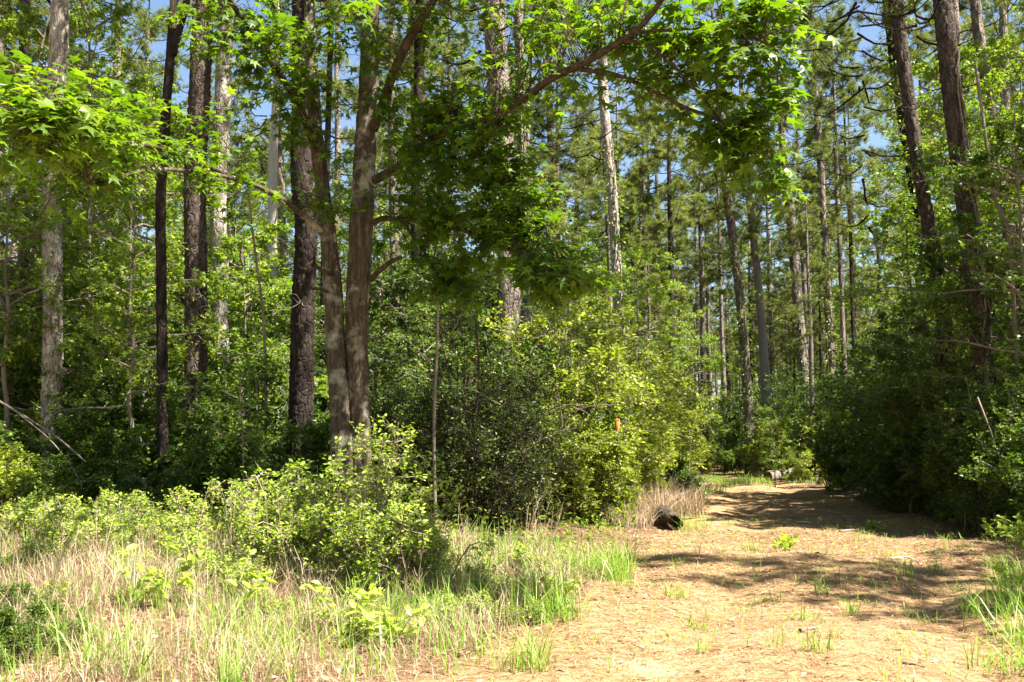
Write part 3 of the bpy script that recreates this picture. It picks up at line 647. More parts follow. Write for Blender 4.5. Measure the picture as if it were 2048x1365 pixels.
# small trees behind the bright bushes (centre)
for px,d,k,s,l in [(1260,31,0,.85,'bright green hardwood leaning over the crest of the sunlit bushes'),(1130,29,2,.75,'yellow-green hardwood rising behind the left end of the sunlit bushes'),(1150,36,1,1.,'pale green leafy tree between two slender pines'),(1300,38,0,.95,'bright layered hardwood right of the straight sunlit pine'),(1370,44,3,1.1,'low bright hardwood left of the trail gap'),(1180,44,2,1.,'taller hazy green hardwood behind the slender pine')]:
    x,y=pxy(px,d); place('hardwood_tree',BROAD[k],l,'tree',x,y,s,names=('trunk','foliage'))
# right wood
GD='dark leafy understory trees deep in the left and middle wood'
for px,d,k,s in [(20,27,0,.8),(160,25,0,.66),(230,27,1,.85),(300,24,0,.62),(365,27,0,.75),(490,25,1,.8),(550,27,0,.7),(650,26,0,.66),(760,24,0,.72),(820,26,0,.8),(885,24,1,.95),(940,25,0,.78),(990,26,0,.74),(855,22,1,.7),(90,29,0,.8),(-30,23,0,.7),(430,30,0,.8),(600,31,0,.8)]:
    x,y=pxy(px,d); place('hardwood_tree',DEEP[k],'x','tree',x,y,s,group=GD,names=('trunk','foliage'))
GR='leafy hardwoods over the shaded thicket on the right'
for px,d,k,s,dp in [(1850,27,0,1.,0),(1975,24,2,1.,0),(2050,21.5,0,1.1,0),(2120,20,2,1.1,0),(1910,30,2,1.1,0),(2040,28,2,1.2,0),(1810,23,1,.75,1),(1920,21.5,0,.8,1),(2020,20,1,.85,1),(1750,27,1,.7,1),(2080,18.5,0,1.,1)]:
    x,y=pxy(px,d); lib=(DEEP if dp else BROAD)[k]; place('hardwood_tree',lib,'layered green hardwood in the wood right of the trail','tree',x,y,s,group=GR,names=('trunk','foliage'))

GF='leafy young hardwoods fronting the right thicket'
for px,d,k,s in [(1675,31,3,.45),(1750,25.5,3,.4),(1805,23,3,.36),(1860,21.5,3,.42),(1920,20,3,.4),(2000,18.6,3,.38),(1720,33,2,.42),(1940,22.5,2,.45),(1705,30,3,.62),(1770,26.5,1,.42),(1830,24,3,.55),(1890,22.5,3,.6),(1975,20.3,1,.4),(2040,19,3,.55),(1735,27,3,.5),(1655,33,3,.6)]:
    x,y=pxy(px,d); x=max(x,float(xr(y))+.6); place('hardwood_tree',BROAD[k],'x','tree',x,y,s,group=GF,names=('trunk','foliage'))
for px,d,s in [(1120,37,.66),(1290,46,.7),(1345,46,.78),(1410,56,.8),(1060,34,.66),(1240,48,.8),(1160,52,.85)]:
    x,y=pxy(px,d); t=thing('pine_tree','x','pine tree',(x,y,float(gz(x,y))-.1),rng.rand()*6,'mid-height pines behind the sunlit bushes',scale=(s*1.25,s*1.25,s))
    k=int(rng.randint(5)); part('trunk',FTR[k%3],t); part('boughs',PINE[k][0],t,True); part('foliage',PINE[k][1],t,True)
# thicket right of the trail
GT_='shaded bushes of the thicket right of the trail'
for px,d,k,s in [(1660,30,1,1.1),(1720,26,1,1.2),(1790,24,3,1.2),(1800,22.5,1,1.0),(1870,21,0,1.1),(1935,19.2,1,.85),(1990,18.4,1,.95),(2050,17.8,1,.95),(1850,25,1,1.3),(1950,22,1,1.2),(2040,20.5,1,1.2),(1640,34,0,1.2),(1740,31,1,1.3),(2105,17,2,1.),(1760,23.5,2,.9),(1690,28,3,1.),(1920,20,3,.9),(1600,38,3,1.2),(2010,19.5,0,1.2),(1830,23,2,1.)]:
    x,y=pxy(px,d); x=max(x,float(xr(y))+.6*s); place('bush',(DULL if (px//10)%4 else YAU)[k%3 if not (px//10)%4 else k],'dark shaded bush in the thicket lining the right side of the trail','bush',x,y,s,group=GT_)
# bright bushes left of the trail
GB='sunlit yellow-green bushes left of the trail'
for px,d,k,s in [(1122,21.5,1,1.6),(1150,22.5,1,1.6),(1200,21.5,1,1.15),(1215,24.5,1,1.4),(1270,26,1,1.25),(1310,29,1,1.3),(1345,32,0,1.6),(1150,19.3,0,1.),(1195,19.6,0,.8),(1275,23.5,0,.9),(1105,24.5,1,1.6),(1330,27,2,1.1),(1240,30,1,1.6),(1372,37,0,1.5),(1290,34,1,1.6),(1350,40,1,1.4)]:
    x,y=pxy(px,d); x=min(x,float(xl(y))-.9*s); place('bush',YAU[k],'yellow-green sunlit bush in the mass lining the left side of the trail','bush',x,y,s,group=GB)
x,y=pxy(1315,25.5); place('bush',DULL[3],'small dark green bush with a black hollow beneath, in front of the sunlit bushes','bush',x,y,1.)
# bushes round the trail end
for px,d,k,s,l in [(1425,60,0,1.3,'low dark bush closing the trail end, left'),(1480,54,1,1.5,'tall brownish bush closing the trail end under the vine-wrapped pine'),(1545,48,4,1.4,'bright-topped bush above the far log'),(1600,46,3,1.6,'bush with sunny crest right behind the far log'),(1395,52,4,.9,'pale bush left of the trail end'),(1530,66,1,1.8,'dark bush far behind the trail end'),(1570,56,1,1.6,'green bush at the foot of the stout leaning pine'),(1640,50,1,1.6,'green bush at the foot of the ivy-clad pine'),(1455,50,2,.9,'small dark bush under the vine-wrapped pine')]:
    x,y=pxy(px,d); place('bush',YAU[0] if k==4 else DULL[k],l,'bush',x,y,s)
for px,d,k,l in [(1545,40,3,'small sunlit hardwood sapling at the trail bend under the smooth grey trunk'),(1700,34,3,'small pale-leaved hardwood hanging over the right thicket')]:
    x,y=pxy(px,d); place('hardwood_tree',BROAD[k],l,'tree',x,y,.55,names=('trunk','foliage'))
for px,d,s,k,l in [(1234,19.9,.5,0,'low sunlit bush hiding the foot of the orange-topped post'),(1600,41.5,.55,1,'small bush overhanging the right end of the far log'),(1580,43,.4,2,'little bright bush touching the far log')]:
    x,y=pxy(px,d); place('bush',YAU[k],l,'bush',x,y,s)
# bare twiggy thicket in the middle shade
GC='twiggy shrubs in the dark middle of the wood'
for px,d,k,s in [(800,16.5,0,.8),(850,15.8,1,.85),(905,16.4,0,.9),(955,15.7,1,.85),(1010,16.5,0,.85),(1050,17,1,.8),(935,17.5,0,.9),(1060,18.5,0,.85),(830,20,0,.8),(905,20.5,1,.85),(1075,21,0,1.),(765,21,1,.85),(975,17,1,.5)]:
    x,y=pxy(px,d); place('shrub',BARE[k],'dark twiggy half-bare shrub in the shaded middle of the wood','shrub',x,y,s,group=GC)
for px,d,k,s in [(790,19,1,.8),(880,18.5,1,.8),(955,19.5,1,.8),(1030,20.5,1,1.15),(1070,22.5,1,1.25),(910,22.5,1,1.1),(830,22,0,1.2),(990,23.5,1,1.2),(800,25,1,1.1),(900,26,0,1.2),(975,27,1,1.2),(1060,28,1,1.3),(720,25,0,1.1),(850,30,1,1.5),(640,24,1,1.1),(760,29,1,1.4),(940,31,1,1.5),(1015,30,3,1.4)]:
    x,y=pxy(px,d); place('shrub',DULL[k],'dark leafy shrub deep behind the twiggy thicket','shrub',x,y,s,group='dark shrubs behind the twiggy thicket')
# left understory
GU='understory shrubs of the left wood'
for px,d,k,s in [(30,23,0,1.2),(0,21,1,1.1),(175,19.5,2,1.),(240,20,1,1.1),(280,17.5,3,1.),(450,18,2,1.1),(520,18,0,1.),(500,21,1,1.1),(570,20,2,1.2),(350,21,1,1.1),(130,23,1,1.3),(420,24,1,1.2),(300,26,1,1.4),(200,26,1,1.3),(60,27,1,1.4),(540,27,1,1.3),(-20,15,3,1.),(540,16,3,.9),(370,16,3,.9),(640,17,3,1.),(-60,24,1,1.4)]:
    x,y=pxy(px,d); place('shrub',DULL[k],'dark green understory shrub in the left wood, below the young hardwoods','shrub',x,y,s,group=GU)
for px,d,s,l in [(40,14.8,.95,'yellow-green shrub at the left picture edge beside the pale pine'),(-10,16.5,1.2,'taller olive shrub cut by the left picture edge')]:
    x,y=pxy(px,d); s*=.8; x-=.25; place('shrub',YAU[2],l,'shrub',x,y,s)

# background pines and hardwoods
taken=[(v[1][0][0],v[1][0][1]) for v in T.values()]
n=0; tries=0; r=np.random.RandomState(5); pts=[]
while n<120 and tries<9000:
    tries+=1; y=30+110*r.rand()**1.1; x=(r.uniform(-90,2150)-1024)/F*y
    if xl(y)-2.0<x<xr(y)+1.5: continue
    px=1024+x/y*F
    if 1700<px<1800 and r.rand()<.75: continue
    if 1080<px<1440 and y<75 and r.rand()<.6: continue
    if any((x-a)**2+(y-b_)**2<(3.6+y*.02)**2 for a,b_ in pts+taken): continue
    pts.append((x,y)); n+=1
    s=r.uniform(.85,1.15); t=thing('pine_tree','one of the tall straight pines standing deep in the background wood','pine tree',(x,y,float(gz(x,y))-.1),r.rand()*6.28,'tall pines of the background wood',scale=(s,s,s))
    t.rotation_euler=(r.randn()*.02,r.randn()*.02,r.rand()*6.28)
    part('trunk',FTR[r.randint(3)],t); k=r.randint(4); part('boughs',PINE[k][0],t,True); part('foliage',PINE[k][1],t,True)
n=0
while n<75:
    y=42+60*r.rand(); x=((r.uniform(1000,2100) if r.rand()<.7 else r.uniform(-90,1100))-1024)/F*y
    if xl(y)-1.5<x<xr(y)+.5: continue
    n+=1; s=r.uniform(.38,.62); t=thing('pine_tree','shorter bushy pine growing under the tall background pines','pine tree',(x,y,float(gz(x,y))-.1),r.rand()*6.28,'short pines under the tall background pines',scale=(s*1.15,s*1.15,s))
    part('trunk',FTR[r.randint(3)],t); k=r.randint(4); part('boughs',PINE[k][0],t,True); part('foliage',PINE[k][1],t,True)
for i in range(46):
    y=r.uniform(62,125); x=(r.uniform(1330,1820)-1024)/F*y; s=r.uniform(.4,.75)
    t=thing('pine_tree','shorter bushy pine growing under the tall background pines','pine tree',(x,y,float(gz(x,y))-.1),r.rand()*6.28,'short pines under the tall background pines',scale=(s*1.3,s*1.3,s))
    part('trunk',FTR[r.randint(3)],t); k=r.randint(4); part('boughs',PINE[k][0],t,True); part('foliage',PINE[k][1],t,True)
for i in range(30):
    y=r.uniform(64,120); x=(r.uniform(1340,1760)-1024)/F*y; place('bush',(DULL+YAU)[r.randint(7)],'distant bush on the floor of the background wood','bush',x,y,r.uniform(1.3,2.),group='bushes on the floor of the background wood')
n=0
while n<70:
    y=42+70*r.rand(); x=(r.uniform(-90,2150)-1024)/F*y
    if xl(y)-3<x<xr(y)+2.5: continue
    n+=1; k=r.randint(4); place('hardwood_tree',BROAD[k],'distant small hardwood under the tall background pines','tree',x,y,r.uniform(.7,1.),group='small hardwoods under the background pines',names=('trunk','foliage'))
n=0
while n<90:
    y=34+90*r.rand(); x=(r.uniform(-90,2150)-1024)/F*y
    if xl(y)-2<x<xr(y)+1.5: continue
    n+=1; k=r.randint(3); place('bush',DULL[k] if r.rand()<.6 else YAU[k],'distant bush on the floor of the background wood','bush',x,y,r.uniform(1.,1.6),group='bushes on the floor of the background wood')
# far wood: one mass beyond the last single trees
far=Geo()
for i in range(150):
    y=r.uniform(140,230); x=(r.uniform(-150,2200)-1024)/F*y; H=r.uniform(20,26); z0=float(gz(x,y))
    tubes(far,np.array([[x,y,z0],[x+r.randn()*.3,y,z0+H*.5],[x+r.randn()*.4,y,z0+H]]),np.array([.25,.2,.05]),5,tint=np.array([.1]))
    N=170; h=r.rand(N)**.8; rr=4*(1-.75*h)*np.sqrt(r.rand(N)); a=r.rand(N)*6.28
    p=np.stack([x+rr*np.cos(a),y+rr*np.sin(a),z0+H*(.42+.58*h)],-1); leaves(far,p,r.randn(N,3),r.randn(N,3),r.uniform(.7,1.3,N),*TUFT,r)
    N=500; p=np.stack([x+r.randn(N)*3.2,y+r.randn(N)*2,z0+r.rand(N)*9],-1); leaves(far,p,r.randn(N,3),r.randn(N,3)+[0,0,1],r.uniform(.4,.8,N),*OVAL,r)
solo('far_woodland',far.mesh('far_woodland',M['needle']),'hazy mass of far-off pines and brush closing the view','woodland',kind='stuff')

# trees outside the frame, on the sun's side, whose crowns shade the clearing
GS='roadside trees standing outside the picture, to the right and behind'
for x,y,lib,s in [(11.8,9,PINE[1],.8),(15,16,PINE[3],.85),(17.5,21,PINE[0],.85),(10,8.6,BROAD[2],1.0),(20,25,PINE[1],.9),(12.8,11.5,BROAD[2],1.0)]:
    if lib in PINE:
        t=thing('pine_tree','roadside pine just outside the right edge of the picture','pine tree',(x,y,float(gz(x,y))-.1),rng.rand()*6,GS,scale=(s,s,s))
        part('trunk',FTR[0],t); part('boughs',lib[0],t,True); part('foliage',lib[1],t,True)
    else: place('hardwood_tree',lib,'roadside hardwood just outside the right edge of the picture','tree',x,y,s,group=GS,names=('trunk','foliage'))

GQ='trees standing round the clearing outside the picture'
qr=np.random.RandomState(9); k=0
for x,y in [(-9,4),(-12,9),(-15,14),(-8,-2),(-13,-4),(-18,2),(-21,10),(-5,-9),(-10,-13),(0,-13),(5,-15),(-17,-11),(10,-17),(-2,-20),(-22,-4),(16,-14),(-26,16),(4,-22),(-11,-21),(24,2),(26,10),(25,18),(22,-7),(30,14),(21,8.5)]:
    k+=1; s=qr.uniform(.9,1.1)
    if k%2: 
        t=thing('pine_tree','tall pine outside the picture, at the edge of the clearing','pine tree',(x,y,float(gz(x,y))-.1),qr.rand()*6,GQ,scale=(s*1.2,s*1.2,s*.9)); part('trunk',FTR[k%3],t); part('boughs',PINE[k%5][0],t,True); part('foliage',PINE[k%5][1],t,True)
    else: place('hardwood_tree',BROAD[2],'tall hardwood outside the picture, at the edge of the clearing','tree',x,y,1.5*s,group=GQ,names=('trunk','foliage'))
# ------------------------------------------------------------------ verge: grass, weeds, shrubs
def blades(g, x, y, L, wd, r, lean=.35, segs=3, z=None, tint=None):
    N=len(x); z=gz(x,y)-.01 if z is None else z; a=r.rand(N)*6.28; b=r.rand(N)*lean+.03
    d=np.stack([np.cos(a),np.sin(a)],-1); s=np.linspace(0,1,segs+1)
    side=np.stack([-np.sin(a+r.randn(N)*.5),np.cos(a+r.randn(N)*.5),0*a],-1)
    c=np.zeros((N,segs+1,3)); base=np.stack([x,y,z],-1)
    hor=(L*b)[:,None]*s**1.7*1.3
    c[...,:2]=base[:,None,:2]+d[:,None,:]*hor[...,None]; c[...,2]=base[:,None,2]+L[:,None]*(s-.35*b[:,None]*s**2.5)
    w_=wd[:,None]*np.array([.7,1,.75,.0][:segs] + [0.0])[None,:segs+1] if segs==3 else wd[:,None]*np.array([.9,.8,0])[None]
    Lf=c-side[:,None]*w_[...,None]*.5; Rt=c+side[:,None]*w_[...,None]*.5
    v=np.concatenate([Lf,Rt[:,:-1]],1); n=segs+1
    f=[]
    for i in range(segs-1): f+= [(i,n+i,n+i+1),(i,n+i+1,i+1)]
    f.append((segs-1,n+segs-1,segs)); f=np.array(f)
    F_=(f[None]+(np.arange(N)*v.shape[1])[:,None,None]).reshape(-1,3)
    g.add(v,F_,np.repeat(r.rand(N) if tint is None else tint,len(f)))
def clumps(r, n, xs, ys, per, sig):
    cx=r.uniform(*xs,n); cy_=r.uniform(*ys,n); return cx,cy_
vr=np.random.RandomState(101)
def field(n, ylo, yhi, keep, sig, per):
    cy_=np.sqrt(vr.uniform(ylo**2,yhi**2,n)); cx=(vr.uniform(-150,2150,n)-1024)/F*cy_; k=keep(cx,cy_); cx=cx[k];cy_=cy_[k]
    m=vr.poisson(per,len(cx))+1; X=np.repeat(cx,m)+vr.randn(m.sum())*sig; Y=np.repeat(cy_,m)+vr.randn(m.sum())*sig; return X,Y
verge=lambda x,y: x<xl(y)-.15-.5*vr.rand(len(x))
hn=lambda X,Y: np.clip(.55+.45*np.sin(X*2.1+1.3*Y)*np.cos(Y*1.9-.7*X)+.35*np.sin(X*5.3-Y*3.1),.18,1.3)
g=Geo(); X,Y=field(2300,6.3,11.5,verge,.10,14); k=vr.rand(len(X))<.25+.75*hn(X,Y); X=X[k];Y=Y[k]; blades(g,X,Y,(.12+.45*vr.rand(len(X)))*hn(X,Y)+.04,vr.uniform(.003,.006,len(X)),vr,1.3,2)
X,Y=field(1500,10,14,lambda x,y:x<xl(y)-.3,.12,14); blades(g,X,Y,vr.uniform(.15,.5,len(X)),vr.uniform(.004,.008,len(X)),vr,.9,2)
solo('dry_grass',g.mesh('dry_grass',M['dry']),'dead straw-coloured grass stems matted over the sunny verge','grass',kind='stuff')
g=Geo(); X,Y=field(900,6.3,13,verge,.06,8); blades(g,X,Y,vr.uniform(.15,.5,len(X)),vr.uniform(.005,.011,len(X)),vr,.6)
X,Y=field(170,9.5,14.5,lambda x,y:(x<xl(y)+.2)&(x>xl(y)-2.4),.09,16); blades(g,X,Y,vr.uniform(.25,.6,len(X)),vr.uniform(.008,.014,len(X)),vr,.6)
solo('green_grass',g.mesh('green_grass',M['grass']),'fresh green grass blades growing through the dead grass of the verge','grass',kind='stuff')
# trail scatter grass: sparse tufts
g=Geo(); ontrail=lambda x,y:(x>xl(y)-.2)&(x<xr(y)+.5)
X,Y=field(1150,6.3,21,ontrail,.09,6); blades(g,X,Y,vr.uniform(.05,.2,len(X)),vr.uniform(.004,.009,len(X)),vr,.9)
X,Y=field(420,36,62,lambda x,y:(x>xl(y)-1.5)&(x<xr(y)+1.5),.3,14); blades(g,X,Y,vr.uniform(.15,.4,len(X)),vr.uniform(.015,.03,len(X)),vr,.7)
X,Y=field(60,24,40,lambda x,y:(x>xl(y)-.5)&(x<xl(y)+1.6),.2,14); blades(g,X,Y,vr.uniform(.1,.3,len(X)),vr.uniform(.01,.02,len(X)),vr,.7)
solo('sparse_grass',g.mesh('sparse_grass',M['grass']),'thin green grass sprigs scattered on the pine straw of the trail','grass',kind='stuff')
# pine straw and litter
g=Geo(); N=110000; Y=np.sqrt(vr.uniform(6.2**2,19**2,N)); X=(vr.uniform(-60,2110,N)-1024)/F*Y
k=(X>xl(Y)-1.5)&(X<xr(Y)+1.2)|(Y<9.5); X=X[k];Y=Y[k]; N=len(X)
a=vr.rand(N)*3.14; L=vr.uniform(.07,.17,N); wd=vr.uniform(.0018,.0042,N)*(Y/9)
d=np.stack([np.cos(a),np.sin(a),vr.randn(N)*.12],-1); sd=np.stack([-np.sin(a),np.cos(a),0*a],-1)*wd[:,None]; p=np.stack([X,Y,gz(X,Y)+vr.uniform(.003,.02,N)],-1)
bend=sd/wd[:,None]*(vr.randn(N)*.015)[:,None]
v=np.stack([p-d*L[:,None]/2-sd,p-d*L[:,None]/2+sd,p+bend-sd,p+bend+sd,p+d*L[:,None]/2],1); f=np.array([(0,1,3),(0,3,2),(2,3,4)])
g.add(v,(f[None]+(np.arange(N)*5)[:,None,None]).reshape(-1,3),np.repeat(vr.rand(N),3))
solo('pine_straw',g.mesh('pine_straw',M['straw']),'fallen pine needles carpeting the trail','pine straw',kind='stuff')
g=Geo(); N=5200; Y=np.sqrt(vr.uniform(6.2**2,22**2,N)); X=(vr.uniform(-60,2110,N)-1024)/F*Y; k=vr.rand(N)<np.where((X>xl(Y)+.6)&(X<xr(Y)-.5),.4,.9); X=X[k];Y=Y[k];N=len(X)
p=np.stack([X,Y,gz(X,Y)+.012],-1); q_=vr.randn(N,3); q_[:,2]*=.25; leaves(g,p,q_,vr.randn(N,3)*.35+[0,0,1],vr.uniform(.03,.085,N),*OVAL6,vr)
solo('leaf_litter',g.mesh('leaf_litter',M['litter']),'dry brown fallen leaves strewn over trail and verge','leaf litter',kind='stuff')
g=Geo(); N=500; Y=np.sqrt(vr.uniform(6.3**2,24**2,N)); X=vr.uniform(-.5,1.2,N)*(xr(Y)-xl(Y))+xl(Y); a=vr.rand(N)*6.28; L=vr.uniform(.04,.3,N)**1.3; sj=np.linspace(0,1,4)
P=np.zeros((N,4,3)); P[...,0]=X[:,None]+np.cos(a)[:,None]*L[:,None]*sj; P[...,1]=Y[:,None]+np.sin(a)[:,None]*L[:,None]*sj; P[...,:2]+=vr.randn(N,4,2)*.006; P[...,2]=gz(P[...,0],P[...,1])+.008
tubes(g,P,np.tile(vr.uniform(.002,.007,N)[:,None],(1,4)),4,tint=vr.rand(N))
solo('twig_litter',g.mesh('twig_litter',M['litter']),'small broken twigs and bark crumbs scattered over the trail','twig litter',kind='stuff')
# low ground cover in the wood
g=Geo(); N=30000; Y=np.sqrt(vr.uniform(12**2,26**2,N)); X=(vr.uniform(-60,2110,N)-1024)/F*Y; k=(X<xl(Y)-.8)|(X>xr(Y)+.2); X=X[k];Y=Y[k];N=len(X)
h=np.sin(X*1.9+Y)*np.sin(Y*1.7-X*.6)*.5+.5
p=np.stack([X,Y,gz(X,Y)+vr.rand(N)*(.1+.45*h)],-1); q_=vr.randn(N,3); leaves(g,p,q_,vr.randn(N,3)*.5+[0,0,1],vr.uniform(.04,.11,N),*OVAL,vr)
solo('ground_cover',g.mesh('ground_cover',M['broad']),'low leafy ground cover on the floor of the wood','ground cover',kind='stuff')

# sunny weeds and shrubs of the verge
LIME=[shrub_mesh(81,.6,.8,8,'lime',.055,.22,arch=.15,tmpl=OVAL6), shrub_mesh(82,.5,1.0,8,'lime',.045,.3,arch=.1,tmpl=OVAL6), shrub_mesh(83,.7,.5,10,'lime',.045,.26,tmpl=OVAL6)]
HERO=shrub_mesh(84,.72,2.0,17,'lime',.055,.42,arch=.03,tmpl=OVAL6,rag=.8)
HERO2=shrub_mesh(85,1.0,1.05,16,'lime',.045,.33,arch=.25,tmpl=OVAL6)
x,y=pxy(752,10.6); place('shrub',HERO,'bright lime-leaved shrub, tallest on the sunny verge, in front of the twin stems','shrub',x,y,1.)
x,y=pxy(650,11.); place('shrub',HERO2,'wide sprawling lime shrub joined to the left of the tallest verge shrub','shrub',x,y,1.1)
x,y=pxy(540,11.4); place('shrub',LIME[1],'airy lime sapling shrub with thin arching twigs, left of the sprawling shrub','shrub',x,y,1.25)
for px,d,s,l in [(620,11.7,1.55,'tall loose lime sapling shrub left of the tallest verge shrub, rising above its neighbours'),(395,12.2,1.05,'tall thin lime sapling shrub at the foot of the mottled sunlit pine'),(480,12.6,1.15,'tall airy lime sapling shrub below the bleached snag'),(255,12.4,.95,'airy lime shrub below the grey trunk stub'),(160,12,.95,'airy lime shrub just right of the pale flaky pine foot'),(590,12,1.25,'tall twiggy lime shrub at the foot of the black leaning pine')]:
    x,y=pxy(px,d); place('shrub',LIME[1],l,'shrub',x,y,s)
x,y=pxy(880,10.9); place('shrub',HERO2,'low lime shrub spreading right of the tallest verge shrub','shrub',x,y,.8)
GV='low lime weeds along the verge'
for px,d,k,s in [(40,11.2,2,.8),(150,12,0,.8),(250,12.2,1,.7),(330,11.6,2,.9),(430,11.2,2,.9),(480,10.4,0,.55),(560,9.8,2,.7),(700,9.3,2,.6),(940,10.2,2,.9),(1000,10.9,2,.9),(1060,11.8,2,.8),(880,9.6,2,.7),(1000,9.4,2,.6),(1120,12.2,2,.6),(750,8.6,2,.5),(280,9.8,2,.5),(60,13,2,1.1),(350,13.5,0,.9),(200,13.5,2,1.1),(470,13.5,0,.9),(1010,12.8,2,.9),(100,10,2,.6)]:
    x,y=pxy(px,d); s*=rng.uniform(.6,1.25); place('weed',LIME[k],'low lime-green leafy weed growing in the dry grass of the verge','weed',x,y,s,group=GV)
# tall dry stalks
def stalks(name,label,cat,px,d,n,h,seed,mat='dry',spread=.3,group=None,branch=True,lean=.25):
    r=np.random.RandomState(seed); x,y=pxy(px,d); z=float(gz(x,y))-.02; g=Geo()
    a=r.rand(n)*6.28; b=r.randn(n,2)*spread*.4; e=b+np.stack([np.cos(a),np.sin(a)],-1)*lean*h*r.rand(n,1); sj=np.linspace(0,1,5); H_=h*r.uniform(.5,1,n)
    P=np.zeros((n,5,3)); P[...,:2]=b[:,None]*(1-sj)[None,:,None]+e[:,None]*(sj**1.4)[None,:,None]; P[...,2]=H_[:,None]*sj; P+=r.randn(n,5,3)*.01*h
    tubes(g,P,taper(n,5,.0045,.002),4,tint=r.rand(n))
    if branch:
        C=children(r,P,6,H_*.3,.5,.35,1,.6,.2,0,3,.2); tubes(g,C,taper(len(C),3,.0022,.001),3,tint=r.rand(len(C)))
    return solo(name,g.mesh(name,M[mat]),label,cat,(x,y,z),0,group)
for i,(px,d,n,h) in enumerate([(560,11,9,1.1),(200,11.5,7,.9),(620,10,8,.8),(120,10.6,6,.7),(820,10,7,.8),(960,10.4,6,.7),(1030,11,8,.9),(420,10,6,.8),(1075,11.8,7,1.05),(1100,12.2,5,1.2),(940,11.6,5,.9),(395,11.8,6,1.),(480,12,6,1.1),(300,11,4,.7),(700,11.6,4,1.2),(1250,13.5,5,.6),(1180,12.6,5,.7),(870,12,4,1.)]):
    stalks('dry_weed','thin dry branching weed stalks standing on the verge in front of the shade','dry weed',px,d,n,h,200+i,group='dry weed stalks along the verge')

# dry grass mound by the near log
def mound(px,d,rx,n,h,seed,label,mat='dry',green=0):
    r=np.random.RandomState(seed); x,y=pxy(px,d); z0=float(gz(x,y)); g=Geo(); a=r.rand(n)*6.28; q_=np.sqrt(r.rand(n))*rx
    X=np.cos(a)*q_;Y=np.sin(a)*q_; blades(g,X,Y,h*r.uniform(.4,1.1,n),r.uniform(.006,.012,n),r,.9,3,z=gz(x+X,y+Y)-z0-.02)
    return solo('grass_clump',g.mesh('grass_clump',M[mat]),label,'grass clump',(x,y,z0))
mound(1262,21.2,.75,1300,1.0,301,'large mound of dry tan grass behind the near log')
mound(1345,23.2,.7,900,.8,302,'dry tan grass clump right of the near log, at the trail edge')
mound(1320,25.5,1.0,1200,1.1,303,'tall reddish dry grass below the sunlit bushes')
mound(1250,19.5,.5,350,.6,304,'thin dry grass in front of the shaded hollow left of the near log')
mound(1385,19,.3,60,.6,305,'arching green grass clump at the trail edge right of the near log','grass')
mound(1395,33,.9,500,.55,306,'bright green grass clump on the left trail edge, far along','grass')
mound(1470,42,1.5,900,.5,307,'bright green grass patch across the far trail','grass')
for i,(px,d,rx,n,h,l) in enumerate([(2030,10.5,.35,150,.55,'tall green grass clump at the right picture edge, topmost'),(1960,9.6,.28,90,.45,'green grass clump left of the tall right-edge clump'),(2040,8.4,.35,150,.55,'green grass clump low at the right picture edge'),(1985,7.5,.3,80,.35,'sparse green grass near the bottom right corner'),
    (2045,12.5,.5,160,.4,'leafy green grass in the shade at the right edge'),(1800,12.8,.14,40,.28,'small grass tuft on the shadow edge of the trail'),(1630,11.2,.08,26,.26,'upright grass sprig in the middle of the trail'),(1600,9.6,.12,36,.22,'grass tuft in the middle foreground of the trail'),(1690,10,.09,26,.3,'tall thin grass sprig right of the trail middle'),
    (1625,7.6,.12,34,.25,'grass tuft near the bottom, right of the sandy patch'),(1345,11,.14,46,.26,'grass tuft at the left side of the trail'),(1380,9.2,.12,34,.2,'small green tuft above the sandy patch'),(1050,7.4,.22,90,.42,'green grass clump at the bottom edge, left of the sandy patch'),(1210,12.2,.35,240,.6,'dense green grass clump ending the verge beside the trail'),(1110,9.4,.25,110,.5,'green grass clump on the verge edge'),
    (250,7.3,.25,36,.6,'long arching green blades at the bottom left'),(190,7,.2,24,.55,'long shaded green blades in the bottom left corner'),(20,11,.15,16,.9,'tall broad green blades at the left picture edge'),(545,7.6,.12,20,.55,'upright green blades in the dry grass, lower left'),(710,7.4,.1,22,.3,'short broad green blades at the bottom, left of centre'),(1400,8,.08,18,.22,'single grass sprig beside the sandy patch'),(1500,16.5,.1,24,.3,'grass sprig on the trail above the shadow band'),(1860,13.5,.12,30,.25,'grass sprig in the striped shade, right')]):
    mound(px,d,rx,n,h,320+i,l,'grass')
# weeds in bottom-left shade, the dimness put into their dark leaf colour
for i,(px,d,k,s) in enumerate([(30,7.6,2,.7),(120,8,0,.6),(60,8.8,1,.6),(20,9.2,0,.7)]):
    x,y=pxy(px,d); place('weed',DULL[3],'dark green weed in the shaded bottom left corner','weed',x,y,s*.42,group='weeds in the shaded bottom left corner')

# leafy sprig on the trail
def sprig(px,d,n,h,leaf,label,seed,mat='lime'):
    r=np.random.RandomState(seed); x,y=pxy(px,d); z=float(gz(x,y)); g=Geo(); f=Geo(); a=r.rand(n)*6.28; sj=np.linspace(0,1,5)
    P=np.zeros((n,5,3)); P[...,0]=np.cos(a)[:,None]*sj*h*.6; P[...,1]=np.sin(a)[:,None]*sj*h*.6; P[...,2]=(h*r.uniform(.5,1,n))[:,None]*(sj*1.2-.3*sj**2)
    tubes(g,P,taper(n,5,.004,.0015),4); s,T_=on(r,P,9,.2); d_,n_=leaf_dirs(r,T_,len(s),.9,1,.1); leaves(f,s,d_,n_,leaf*r.uniform(.7,1.1,len(s)),*OVAL6,r)
    t=thing('seedling',label,'seedling',(x,y,z)); part('stems',g.mesh('stems',M['twig']),t); part('foliage',f.mesh('foliage',M[mat]),t,True)
sprig(1560,15.6,7,.3,.13,'bright broad-leaved seedling on the striped middle of the trail',1)
sprig(1745,20,5,.25,.12,'small bright seedling at the foot of the right thicket',2)
